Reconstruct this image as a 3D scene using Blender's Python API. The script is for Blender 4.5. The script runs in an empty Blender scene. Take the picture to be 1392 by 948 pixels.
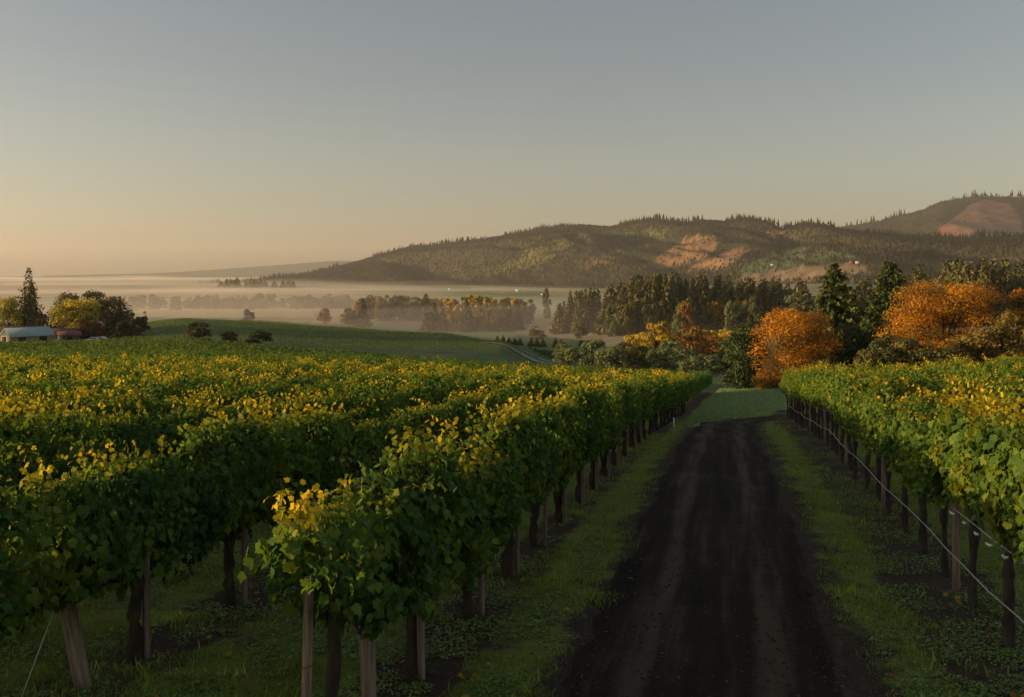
import bpy, bmesh, math, random
import numpy as np
from mathutils import Vector
R = math.radians
rng = np.random.default_rng(7)
random.seed(7)
S = bpy.context.scene
COL = S.collection

# ------------------------------------------------------------------ camera, sky, sun, exposure
F, CX, HY, CAMZ = 1300.0, 696.0, 370.0, 3.45      # focal length and horizon in photo pixels
SUN_AZ, SUN_EL = -90.0, 5.2                        # degrees from the view axis (left is negative)
cam = bpy.data.objects.new('camera', bpy.data.cameras.new('camera'))
COL.objects.link(cam)
cam.location = (0, 0, CAMZ)
cam.rotation_euler = (R(90), 0, 0)
cam.data.sensor_width = 36
cam.data.lens = 36 * F / 1392
cam.data.shift_y = -(474 - HY) / 1392
cam.data.clip_start = 0.1
cam.data.clip_end = 60000
S.camera = cam

W = bpy.data.worlds.new('World'); S.world = W; W.use_nodes = True
wn, wl = W.node_tree.nodes, W.node_tree.links
wn.clear()
sky = wn.new('ShaderNodeTexSky'); sky.sky_type = 'NISHITA'; sky.sun_disc = False
sky.sun_elevation = R(SUN_EL); sky.sun_rotation = R(SUN_AZ)
sky.air_density = 1.0; sky.dust_density = 1.2; sky.ozone_density = 1.0; sky.altitude = 50
hs = wn.new('ShaderNodeHueSaturation'); hs.inputs['Saturation'].default_value = 0.62
bg = wn.new('ShaderNodeBackground'); bg.inputs['Strength'].default_value = 0.10
wo = wn.new('ShaderNodeOutputWorld')
tint = wn.new('ShaderNodeMix'); tint.data_type = 'RGBA'; tint.blend_type = 'MULTIPLY'; tint.inputs[0].default_value = 1
tint.inputs[7].default_value = (1.02, 0.99, 1.02, 1)
wl.new(sky.outputs[0], hs.inputs['Color']); wl.new(hs.outputs[0], tint.inputs[6])
wg = wn.new('ShaderNodeNewGeometry'); ws = wn.new('ShaderNodeSeparateXYZ'); wm = wn.new('ShaderNodeMapRange')   # unseen sky above the frame brightened to add fill light
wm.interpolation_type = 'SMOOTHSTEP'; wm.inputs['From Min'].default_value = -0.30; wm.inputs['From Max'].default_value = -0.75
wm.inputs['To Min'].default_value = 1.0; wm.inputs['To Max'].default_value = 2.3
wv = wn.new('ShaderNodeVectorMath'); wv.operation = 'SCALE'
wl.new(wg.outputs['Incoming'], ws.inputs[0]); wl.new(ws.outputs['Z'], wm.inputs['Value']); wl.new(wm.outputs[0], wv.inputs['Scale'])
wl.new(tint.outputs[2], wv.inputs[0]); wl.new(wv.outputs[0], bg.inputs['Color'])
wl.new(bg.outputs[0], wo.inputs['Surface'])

sd = bpy.data.lights.new('sun', 'SUN'); sd.energy = 5.0; sd.angle = R(0.5); sd.color = (1.0, 0.72, 0.37)
sun = bpy.data.objects.new('sun', sd); COL.objects.link(sun)
sdir = Vector((math.sin(R(SUN_AZ)) * math.cos(R(SUN_EL)), math.cos(R(SUN_AZ)) * math.cos(R(SUN_EL)), math.sin(R(SUN_EL))))
sun.rotation_euler = sdir.to_track_quat('Z', 'Y').to_euler()
sun.location = (-60, 20, 40)

S.view_settings.view_transform = 'Standard'; S.view_settings.look = 'None'
S.view_settings.gamma = 1; S.view_settings.use_curve_mapping = False
S.view_settings.exposure = 0.8
cy = S.cycles
cy.use_denoising = True
cy.max_bounces = 6; cy.diffuse_bounces = 3; cy.glossy_bounces = 2; cy.transmission_bounces = 3
cy.volume_bounces = 1; cy.transparent_max_bounces = 6
cy.use_adaptive_sampling = True; cy.adaptive_threshold = 0.02

HAZE_DENSITY = 0.000042
HAZE_COLOR = (0.70, 0.64, 0.57)

# ------------------------------------------------------------------ helpers
def px(u, y, d):
    return np.array(((u - CX) / F * d, d, CAMZ - (y - HY) / F * d))

def sstep(a, b, x):
    t = np.clip((np.asarray(x, float) - a) / (b - a), 0, 1)
    return t * t * (3 - 2 * t)

def _hash(ix, iy, seed):
    n = (ix.astype(np.int64) * 374761393 + iy.astype(np.int64) * 668265263 + seed * 974711) & 0xFFFFFFFF
    n = ((n ^ (n >> 13)) * 1274126177) & 0xFFFFFFFF
    return ((n ^ (n >> 16)) & 0xFFFF) / 65535.0

def noise2(x, y, seed=0):
    x = np.asarray(x, float); y = np.asarray(y, float)
    ix, iy = np.floor(x), np.floor(y)
    fx, fy = x - ix, y - iy
    fx = fx * fx * (3 - 2 * fx); fy = fy * fy * (3 - 2 * fy)
    a = _hash(ix, iy, seed); b = _hash(ix + 1, iy, seed); c = _hash(ix, iy + 1, seed); d = _hash(ix + 1, iy + 1, seed)
    return (a * (1 - fx) + b * fx) * (1 - fy) + (c * (1 - fx) + d * fx) * fy

def fbm(x, y, seed=0, octv=4):
    s, a, t = 0, 0.5, 0
    for k in range(octv):
        s = s + a * noise2(np.asarray(x) * 2 ** k, np.asarray(y) * 2 ** k, seed + k * 17); t += a; a *= 0.5
    return s / t

def in_poly(u, y, poly):
    ins = np.zeros(np.shape(u), bool)
    n = len(poly)
    for i in range(n):
        x1, y1 = poly[i]; x2, y2 = poly[(i + 1) % n]
        c = ((y1 > y) != (y2 > y)) & (u < (x2 - x1) * (y - y1) / ((y2 - y1) or 1e-9) + x1)
        ins ^= c
    return ins

def build_mesh(name, V, faces, mat=None, attrs=None, smooth=False):
    """faces: (M,3) or (M,4) int array, or a list of such arrays"""
    if not isinstance(faces, list):
        faces = [faces]
    faces = [np.asarray(f, np.int32) for f in faces if len(f)]
    me = bpy.data.meshes.new(name)
    V = np.ascontiguousarray(V, np.float32)
    me.vertices.add(len(V)); me.vertices.foreach_set('co', V.ravel())
    loops = np.concatenate([f.ravel() for f in faces])
    sizes = np.concatenate([np.full(len(f), f.shape[1], np.int32) for f in faces])
    starts = np.concatenate(([0], np.cumsum(sizes)[:-1])).astype(np.int32)
    me.loops.add(len(loops)); me.loops.foreach_set('vertex_index', loops.astype(np.int32))
    me.polygons.add(len(sizes)); me.polygons.foreach_set('loop_start', starts)
    try:
        me.polygons.foreach_set('loop_total', sizes)
    except Exception:
        pass
    if smooth:
        me.polygons.foreach_set('use_smooth', np.ones(len(sizes), bool))
    me.update(calc_edges=True)
    for k, a in (attrs or {}).items():
        a = np.asarray(a, np.float32)
        if a.ndim == 2:
            if a.shape[1] == 3:
                a = np.concatenate([a, np.ones((len(a), 1), np.float32)], 1)
            at = me.attributes.new(k, 'FLOAT_COLOR', 'POINT'); at.data.foreach_set('color', np.ascontiguousarray(a).ravel())
        else:
            at = me.attributes.new(k, 'FLOAT', 'POINT'); at.data.foreach_set('value', np.ascontiguousarray(a))
    if mat:
        me.materials.append(mat)
    return me

def link(name, data, parent=None, loc=None, rot=None, scale=None):
    o = bpy.data.objects.new(name, data); COL.objects.link(o)
    if parent: o.parent = parent
    if loc is not None: o.location = [float(v) for v in loc]
    if rot is not None: o.rotation_euler = rot
    if scale is not None: o.scale = scale if hasattr(scale, '__len__') else (scale,) * 3
    return o

def tag(o, label, cat, group=None, kind=None):
    o['label'] = label; o['category'] = cat
    if group: o['group'] = group
    if kind: o['kind'] = kind
    return o

def root(name, label, cat, loc, rotz=0, group=None, rot=None, scale=None):
    o = link(name, None, None, loc, rot or (0, 0, rotz), scale)
    o.empty_display_size = 0.3
    return tag(o, label, cat, group)

def structure(o):
    o['kind'] = 'structure'; return o

class MB:
    """collects boxes, tubes and loose faces into one mesh"""
    def __init__(s): s.v, s.f4, s.f3, s.n, s.c = [], [], [], 0, []
    def add(s, V, F4=None, F3=None, col=(1, 1, 1)):
        V = np.asarray(V, float).reshape(-1, 3)
        s.v.append(V)
        if F4 is not None and len(F4): s.f4.append(np.asarray(F4, int) + s.n)
        if F3 is not None and len(F3): s.f3.append(np.asarray(F3, int) + s.n)
        s.c.append(np.tile(np.asarray(col, float), (len(V), 1)) if np.ndim(col) == 1 else np.asarray(col, float))
        s.n += len(V)
    def tube(s, pts, rad, seg=7, jitter=0.0, col=(1, 1, 1), cap=True):
        pts = np.asarray(pts, float); rad = np.broadcast_to(np.asarray(rad, float), (len(pts),))
        tan = np.gradient(pts, axis=0); tan /= np.linalg.norm(tan, axis=1)[:, None] + 1e-9
        ref = np.array((0, 0, 1.0)) if abs(tan[0][2]) < 0.8 else np.array((1.0, 0, 0))
        a = np.cross(tan, ref); a /= np.linalg.norm(a, axis=1)[:, None] + 1e-9
        b = np.cross(tan, a)
        th = np.linspace(0, 2 * np.pi, seg, endpoint=False)
        rr = rad[:, None] * (1 + jitter * (rng.random((len(pts), seg)) - 0.5) * 2)
        V = pts[:, None] + rr[..., None] * (np.cos(th)[None, :, None] * a[:, None] + np.sin(th)[None, :, None] * b[:, None])
        n = len(pts); F = []
        for i in range(n - 1):
            for j in range(seg):
                k = (j + 1) % seg
                F.append((i * seg + j, i * seg + k, (i + 1) * seg + k, (i + 1) * seg + j))
        V = V.reshape(-1, 3); F3 = []
        if cap:
            V = np.vstack([V, pts[-1], pts[0]])
            e, e0 = n * seg, n * seg + 1
            for j in range(seg):
                k = (j + 1) % seg
                F3.append(((n - 1) * seg + j, (n - 1) * seg + k, e)); F3.append((k, j, e0))
        s.add(V, F, F3, col)
    def box(s, c, size, rotz=0, col=(1, 1, 1)):
        c = np.asarray(c, float); h = np.asarray(size, float) / 2
        V = np.array([(x, y, z) for z in (-1, 1) for y in (-1, 1) for x in (-1, 1)]) * h
        ca, sa = math.cos(rotz), math.sin(rotz)
        V = np.stack([V[:, 0] * ca - V[:, 1] * sa, V[:, 0] * sa + V[:, 1] * ca, V[:, 2]], 1) + c
        s.add(V, [(0, 2, 3, 1), (4, 5, 7, 6), (0, 1, 5, 4), (2, 6, 7, 3), (0, 4, 6, 2), (1, 3, 7, 5)], None, col)
    def mesh(s, name, mat, smooth=False):
        fs = []
        if s.f4: fs.append(np.concatenate(s.f4))
        if s.f3: fs.append(np.concatenate(s.f3))
        return build_mesh(name, np.concatenate(s.v), fs, mat, {'col': np.concatenate(s.c)}, smooth)

# ------------------------------------------------------------------ materials
def new_mat(name):
    m = bpy.data.materials.new(name); m.use_nodes = True
    n, l = m.node_tree.nodes, m.node_tree.links
    n.clear()
    out = n.new('ShaderNodeOutputMaterial')
    return m, n, l, out

def foliage_mat(name, trans=0.35, rough=0.55, spec=0.25, warm=(1.25, 1.1, 0.5)):
    m, n, l, out = new_mat(name)
    at = n.new('ShaderNodeAttribute'); at.attribute_name = 'col'
    p = n.new('ShaderNodeBsdfPrincipled'); p.inputs['Roughness'].default_value = rough
    p.inputs['Specular IOR Level'].default_value = spec
    l.new(at.outputs['Color'], p.inputs['Base Color'])
    t = n.new('ShaderNodeBsdfTranslucent')
    mu = n.new('ShaderNodeMix'); mu.data_type = 'RGBA'; mu.blend_type = 'MULTIPLY'; mu.inputs[0].default_value = 1
    l.new(at.outputs['Color'], mu.inputs[6]); mu.inputs[7].default_value = (*warm, 1)
    l.new(mu.outputs[2], t.inputs['Color'])
    mx = n.new('ShaderNodeMixShader'); mx.inputs[0].default_value = trans
    l.new(p.outputs[0], mx.inputs[1]); l.new(t.outputs[0], mx.inputs[2]); l.new(mx.outputs[0], out.inputs['Surface'])
    return m

def noisy_mat(name, c1, c2, scale=8, rough=0.85, stretch=(1, 1, 1), bump=0.3, c3=None, use_col=False, bdist=0.02, detail=6, spec=0.2):
    m, n, l, out = new_mat(name)
    tc = n.new('ShaderNodeTexCoord'); mp = n.new('ShaderNodeMapping'); mp.inputs['Scale'].default_value = stretch
    l.new(tc.outputs['Object'], mp.inputs[0])
    nz = n.new('ShaderNodeTexNoise'); nz.inputs['Scale'].default_value = scale; nz.inputs['Detail'].default_value = detail
    l.new(mp.outputs[0], nz.inputs['Vector'])
    cr = n.new('ShaderNodeValToRGB'); e = cr.color_ramp.elements
    e[0].position = 0.3; e[0].color = (*c1, 1); e[1].position = 0.7; e[1].color = (*c2, 1)
    if c3:
        k = e.new(0.56); k.color = (*c3, 1)
    l.new(nz.outputs['Fac'], cr.inputs[0])
    p = n.new('ShaderNodeBsdfPrincipled'); p.inputs['Roughness'].default_value = rough; p.inputs['Specular IOR Level'].default_value = spec
    src = cr.outputs[0]
    if use_col:
        at = n.new('ShaderNodeAttribute'); at.attribute_name = 'col'
        mu = n.new('ShaderNodeMix'); mu.data_type = 'RGBA'; mu.blend_type = 'MULTIPLY'; mu.inputs[0].default_value = 1
        l.new(src, mu.inputs[6]); l.new(at.outputs['Color'], mu.inputs[7]); src = mu.outputs[2]
    l.new(src, p.inputs['Base Color'])
    b = n.new('ShaderNodeBump'); b.inputs['Strength'].default_value = bump; b.inputs['Distance'].default_value = bdist
    l.new(nz.outputs['Fac'], b.inputs['Height']); l.new(b.outputs[0], p.inputs['Normal'])
    l.new(p.outputs[0], out.inputs['Surface'])
    return m

M_LEAF = foliage_mat('vine_leaf', 0.45, 0.65, 0.06)
M_TREE = foliage_mat('tree_leaf', 0.30, 0.6, 0.2)
M_NEEDLE = foliage_mat('fir_needle', 0.12, 0.7, 0.15, (1.1, 1.05, 0.7))
M_GRASS = foliage_mat('grass_blade', 0.3, 0.5, 0.3)
M_BARK = noisy_mat('vine_bark', (0.022, 0.016, 0.012), (0.07, 0.052, 0.038), 14, 0.95, (1, 1, 0.25), 0.8, bdist=0.03)
M_MOSSBARK = noisy_mat('mossy_vine_bark', (0.028, 0.02, 0.014), (0.10, 0.10, 0.022), 7, 0.95, (1, 1, 0.6), 0.8, (0.045, 0.033, 0.02), bdist=0.03)
M_TBARK = noisy_mat('tree_bark', (0.03, 0.022, 0.016), (0.08, 0.06, 0.045), 3, 0.95, (1, 1, 0.2), 0.6)
M_POST = noisy_mat('weathered_post_wood', (0.09, 0.066, 0.042), (0.30, 0.225, 0.145), 34, 0.9, (1, 1, 0.06), 0.5, bdist=0.006)
M_STAKE = noisy_mat('stake_wood', (0.09, 0.062, 0.042), (0.27, 0.20, 0.14), 34, 0.9, (1, 1, 0.06), 0.4, bdist=0.005)

# ------------------------------------------------------------------ terrain
SLOPE, RDX = 0.07, 0.234            # the hill falls 7 % along the view; the rows run 0.234 to the right per metre
W_U = [-1500, 250, 500, 760, 930, 1060, 1200, 1380, 2900]
W_V = [0, 0, 0.25, 0.62, 1, 1, 0.55, 0.05, 0]
G_D = [0, 30, 50, 57, 75, 105, 140, 200]
G_V = [0, 0, 0.9, 1.25, 1.75, 2.45, 3.3, 4.5]
def plane_y(u, d):
    d = np.asarray(d, float)
    return HY + F * SLOPE + F * CAMZ / d + np.interp(u, W_U, W_V) * np.interp(d, G_D, G_V) * F / d
FAR = {
 -1500: [(150, 488), (300, 470), (800, 452), (1500, 425), (4000, 390)],
 -600: [(150, 485), (300, 469), (800, 450), (1500, 425), (4000, 390)],
 0:   [(150, 488), (200, 476), (320, 464), (450, 455), (800, 452), (1300, 430), (4000, 389.5)],
 130: [(150, 488), (200, 474), (320, 461), (450, 446), (800, 454), (1300, 430), (4000, 389.5)],
 250: [(150, 488), (200, 472), (270, 464), (420, 432), (620, 450), (900, 455), (1300, 430), (4000, 389.5)],
 350: [(150, 490), (200, 477), (270, 467), (420, 436), (620, 453), (900, 455), (1300, 430), (4000, 389.5)],
 450: [(150, 493), (200, 483), (270, 473), (400, 443.5), (600, 457), (900, 455.5), (1300, 430), (4000, 389.5)],
 600: [(150, 500), (200, 492), (270, 479), (350, 453), (550, 464), (900, 456.5), (1300, 430), (4000, 389.5)],
 680: [(150, 507), (200, 499), (250, 488), (310, 464), (420, 472), (600, 468), (900, 456.5), (1300, 430), (4000, 389.5)],
 745: [(150, 512), (200, 505), (260, 493), (400, 484), (600, 470), (900, 456), (1300, 430), (4000, 389.5)],
 850: [(160, 520), (250, 507), (400, 486), (600, 467), (900, 449), (1300, 425), (4000, 388)],
 970: [(160, 522), (250, 507), (400, 486), (600, 462), (900, 441), (1300, 420), (2500, 392), (4000, 384)],
 1100: [(130, 522), (180, 514), (250, 504), (400, 480), (600, 450), (900, 430), (1300, 414), (2500, 386), (4000, 384)],
 1392: [(130, 500), (180, 498), (250, 490), (400, 466), (600, 438), (900, 420), (1300, 405), (2500, 383), (4000, 382)],
 2900: [(130, 492), (180, 485), (250, 475), (400, 450), (600, 430), (900, 415), (1300, 400), (2500, 382), (4000, 381)],
}
_LG = np.linspace(math.log(0.5), math.log(20000), 500)
_UC = sorted(FAR)
_T = []
for u in _UC:
    near = np.exp(np.linspace(math.log(0.5), math.log(105), 160))
    ds = np.concatenate([near, [d for d, y in FAR[u]], [20000]])
    ys = np.concatenate([plane_y(u, near), [y for d, y in FAR[u]], [HY + F * 63 / 20000]])
    row = np.interp(_LG, np.log(ds), ys)
    k = np.hanning(15); k /= k.sum()
    sm = np.convolve(np.pad(row, 7, mode='edge'), k, 'valid')
    row = np.where(_LG > math.log(90), sm, row)
    _T.append(row)
_T = np.array(_T)
_T = np.array([np.interp(_LG, _LG, r) for r in _T])

def ground_z(x, y):
    x = np.asarray(x, float); y = np.asarray(y, float)
    r = np.hypot(x, y) + 1e-6
    th = np.arctan2(x, y)
    tc = np.clip(th, R(-58), R(58))
    u = np.clip(CX + F * np.tan(tc), _UC[0], _UC[-1])
    d = np.maximum(r * np.cos(tc), 0.6)
    fi = np.interp(np.log(d), _LG, np.arange(len(_LG)))
    i0 = np.clip(np.floor(fi).astype(int), 0, len(_LG) - 2); fr = fi - i0
    ui = np.interp(u, _UC, np.arange(len(_UC)))
    j0 = np.clip(np.floor(ui).astype(int), 0, len(_UC) - 2); fu = ui - j0
    fu = fu * fu * (3 - 2 * fu) * 0.5 + fu * 0.5
    yy = (_T[j0, i0] * (1 - fr) + _T[j0, i0 + 1] * fr) * (1 - fu) + (_T[j0 + 1, i0] * (1 - fr) + _T[j0 + 1, i0 + 1] * fr) * fu
    zf = CAMZ - (yy - HY) / F * d
    zn = -SLOPE * np.maximum(y, -60)
    w = sstep(12, 40, r) if True else 1
    z = zn * (1 - w) + zf * w
    rough = 0.05 * (fbm(x * 0.9, y * 0.9, 3) - 0.5) + 0.25 * sstep(30, 200, r) * (fbm(x * 0.05, y * 0.05, 9) - 0.5) * 4
    return z + rough

def gz(x, y): return float(ground_z(np.array([x]), np.array([y]))[0])

def screen(P):
    P = np.asarray(P)
    return CX + F * P[..., 0] / np.maximum(P[..., 1], 1e-3), HY + F * (CAMZ - P[..., 2]) / np.maximum(P[..., 1], 1e-3)

def lat_of(x, y): return x - RDX * y
L0, LS, R0, RS = -3.30, 3.15, 3.02, 3.1
def row_dist(x, y):
    la = lat_of(x, y)
    dl = np.abs(((la - L0) / LS) - np.round(np.minimum((la - L0) / LS, 0))) * LS
    dr = np.abs(((la - R0) / RS) - np.round(np.maximum((la - R0) / RS, 0))) * RS
    return np.minimum(dl, dr)

GRASSFIELD = [(930, 580), (985, 522), (1080, 520), (1085, 556), (1030, 560), (970, 590)]
VALLEY = [  # ground cover in photo space, applied to the terrain where it lies
 ([(180, 431), (330, 433), (450, 441), (600, 451), (690, 463), (750, 492), (600, 500), (300, 480), (0, 470), (0, 455)], (0.062, 0.085, 0.026)),
 ([(690, 463), (700, 456), (800, 462), (850, 495), (800, 505), (752, 493)], (0.045, 0.075, 0.025)),
 ([(715, 408), (800, 408), (790, 424), (715, 424)], (0.11, 0.17, 0.055)),
 ([(700, 426), (800, 428), (860, 440), (860, 446), (700, 436)], (0.24, 0.21, 0.08)),
 ([(700, 437), (870, 447), (860, 465), (780, 462), (700, 452)], (0.26, 0.19, 0.10)),
 ([(430, 425), (720, 420), (720, 430), (430, 440)], (0.32, 0.25, 0.10)),
 ([(180, 416), (420, 418), (430, 432), (180, 432)], (0.34, 0.27, 0.11)),
 ([(520, 436), (720, 436), (720, 446), (540, 444)], (0.15, 0.10, 0.08)),
 ([(640, 380), (790, 376), (800, 392), (640, 394)], (0.36, 0.27, 0.10)),
]

def road_center():
    pts = []
    for y in np.concatenate([np.arange(-6, 12, 0.25), np.arange(12, 47, 0.5)]):
        pts.append((-0.385 + RDX * y + 0.10 * math.sin(y * 0.13), y))
    x, y = pts[-1]; h = math.atan2(RDX, 1)
    turn = 0
    while len(pts) < 300:
        if turn < R(74):
            turn += R(2.1)
        x += math.sin(h + turn) * 0.62; y += math.cos(h + turn) * 0.62
        pts.append((x, y))
    return np.array(pts)
RC = road_center()
def road_dist(x, y):
    x = np.asarray(x); y = np.asarray(y)
    out = np.full(x.shape, 1e9)
    for cx, cy_ in RC[::2]:
        out = np.minimum(out, (x - cx) ** 2 + (y - cy_) ** 2)
    return np.sqrt(out)
def build_ground():
    tf = np.concatenate([np.linspace(-180, -40, 57)[:-1], np.linspace(-40, 40, 460), np.linspace(40, 180, 57)[1:-1]])
    rs = np.concatenate([[0.6, 1.5, 3], np.exp(np.linspace(math.log(4.5), math.log(600), 380)), np.exp(np.linspace(math.log(620), math.log(19000), 120))])
    T, Rr = np.meshgrid(np.radians(tf), rs)
    X, Y = Rr * np.sin(T), Rr * np.cos(T)
    Z = ground_z(X, Y)
    V = np.stack([X, Y, Z], -1).reshape(-1, 3)
    nr, nt = X.shape
    i = np.arange(nr - 1)[:, None] * nt; j = np.arange(nt)[None]
    j2 = (j + 1) % nt
    Fq = np.stack([i + j, i + nt + j, i + nt + j2, i + j2], -1).reshape(-1, 4)
    V = np.vstack([V, [0, 0, gz(0, 0)]])
    c = len(V) - 1
    jj = np.arange(nt); F3 = np.stack([np.full(nt, c), jj, (jj + 1) % nt], 1)
    x, y = V[:, 0], V[:, 1]
    r = np.hypot(x, y)
    su, sy = screen(V)
    n1 = fbm(x * 0.012, y * 0.012, 5); n2 = fbm(x * 0.15, y * 0.15, 6)
    land = np.array((0.25, 0.205, 0.09)) * (0.6 + 0.8 * n1)[:, None]
    g = sstep(0.5, 0.62, fbm(x * 0.0035, y * 0.003, 21))[:, None]
    land = land * (1 - g) + np.array((0.11, 0.15, 0.05)) * g
    mid = (1 - sstep(430, 620, r))[:, None]
    land = land * (1 - mid) + (np.array((0.055, 0.075, 0.025)) * (0.7 + 0.6 * n2)[:, None]) * mid
    fr = y > 1
    for poly, c0 in VALLEY:
        m = in_poly(su, sy, poly) & fr & (r > 150)
        land[m] = np.array(c0) * (0.8 + 0.4 * n2[m])[:, None]
    m = in_poly(su, sy, GRASSFIELD) & fr & (r > 45) & (r < 140)
    land[m] = np.array((0.16, 0.20, 0.085)) * (0.75 + 0.5 * n2[m])[:, None]
    near = (1 - sstep(90, 120, r)) * np.where(m, 0.0, 1.0)
    soil = 1 - sstep(0.20, 0.62, row_dist(x, y) + 0.6 * (n2 - 0.5))
    la = lat_of(x, y)
    soil = np.maximum(soil, (1 - sstep(0.45, 0.95, np.abs(la - R0 + 0.15) + 0.6 * (n2 - 0.5))) * (y < 60))
    nr_ = (r < 70) & (y > 0)
    rd = np.full(len(x), 9.0); rd[nr_] = road_dist(x[nr_], y[nr_])
    soil = np.maximum(soil, 1 - sstep(1.4, 1.95, rd + 0.9 * (fbm(x * 1.3, y * 1.3, 8) - 0.5)))
    # materials
    mm, n, l, out = new_mat('ground_cover')
    def N(t): return n.new(t)
    al = N('ShaderNodeAttribute'); al.attribute_name = 'land'
    an = N('ShaderNodeAttribute'); an.attribute_name = 'near'
    aso = N('ShaderNodeAttribute'); aso.attribute_name = 'soil'
    geo = N('ShaderNodeNewGeometry')
    n1_ = N('ShaderNodeTexNoise'); n1_.inputs['Scale'].default_value = 1.7; n1_.inputs['Detail'].default_value = 8; n1_.inputs['Roughness'].default_value = 0.7
    n2_ = N('ShaderNodeTexNoise'); n2_.inputs['Scale'].default_value = 22; n2_.inputs['Detail'].default_value = 6; n2_.inputs['Roughness'].default_value = 0.75
    l.new(geo.outputs['Position'], n1_.inputs['Vector']); l.new(geo.outputs['Position'], n2_.inputs['Vector'])
    sc = N('ShaderNodeValToRGB'); e = sc.color_ramp.elements
    e[0].position = 0.3; e[0].color = (0.014, 0.010, 0.007, 1); e[1].position = 0.75; e[1].color = (0.080, 0.056, 0.036, 1)
    l.new(n2_.outputs['Fac'], sc.inputs[0])
    gc = N('ShaderNodeValToRGB'); e = gc.color_ramp.elements
    e[0].position = 0.3; e[0].color = (0.06, 0.075, 0.014, 1); e[1].position = 0.72; e[1].color = (0.19, 0.22, 0.04, 1)
    l.new(n2_.outputs['Fac'], gc.inputs[0])
    ad = N('ShaderNodeMath'); ad.operation = 'MULTIPLY_ADD'; ad.inputs[1].default_value = 0.42
    l.new(aso.outputs['Fac'], ad.inputs[0]); l.new(n1_.outputs['Fac'], ad.inputs[2])
    mr = N('ShaderNodeMapRange'); mr.inputs['From Min'].default_value = 0.50; mr.inputs['From Max'].default_value = 0.68
    l.new(ad.outputs[0], mr.inputs['Value'])
    mx = N('ShaderNodeMix'); mx.data_type = 'RGBA'
    l.new(mr.outputs[0], mx.inputs[0]); l.new(gc.outputs[0], mx.inputs[6]); l.new(sc.outputs[0], mx.inputs[7])
    lv = N('ShaderNodeMapRange'); lv.inputs['To Min'].default_value = 0.55; lv.inputs['To Max'].default_value = 1.45
    l.new(n1_.outputs['Fac'], lv.inputs['Value'])
    lm = N('ShaderNodeVectorMath'); lm.operation = 'SCALE'
    l.new(al.outputs['Color'], lm.inputs[0]); l.new(lv.outputs[0], lm.inputs['Scale'])
    m2 = N('ShaderNodeMix'); m2.data_type = 'RGBA'
    l.new(an.outputs['Fac'], m2.inputs[0]); l.new(lm.outputs[0], m2.inputs[6]); l.new(mx.outputs[2], m2.inputs[7])
    p = N('ShaderNodeBsdfPrincipled'); p.inputs['Roughness'].default_value = 0.95; p.inputs['Specular IOR Level'].default_value = 0.1
    l.new(m2.outputs[2], p.inputs['Base Color'])
    b = N('ShaderNodeBump'); b.inputs['Strength'].default_value = 0.7; b.inputs['Distance'].default_value = 0.06
    l.new(n2_.outputs['Fac'], b.inputs['Height']); l.new(b.outputs[0], p.inputs['Normal'])
    l.new(p.outputs[0], out.inputs['Surface'])
    structure(link('ground', build_mesh('ground', V, [Fq, F3], mm, {'land': land, 'near': near, 'soil': soil}, True)))
build_ground()

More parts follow.
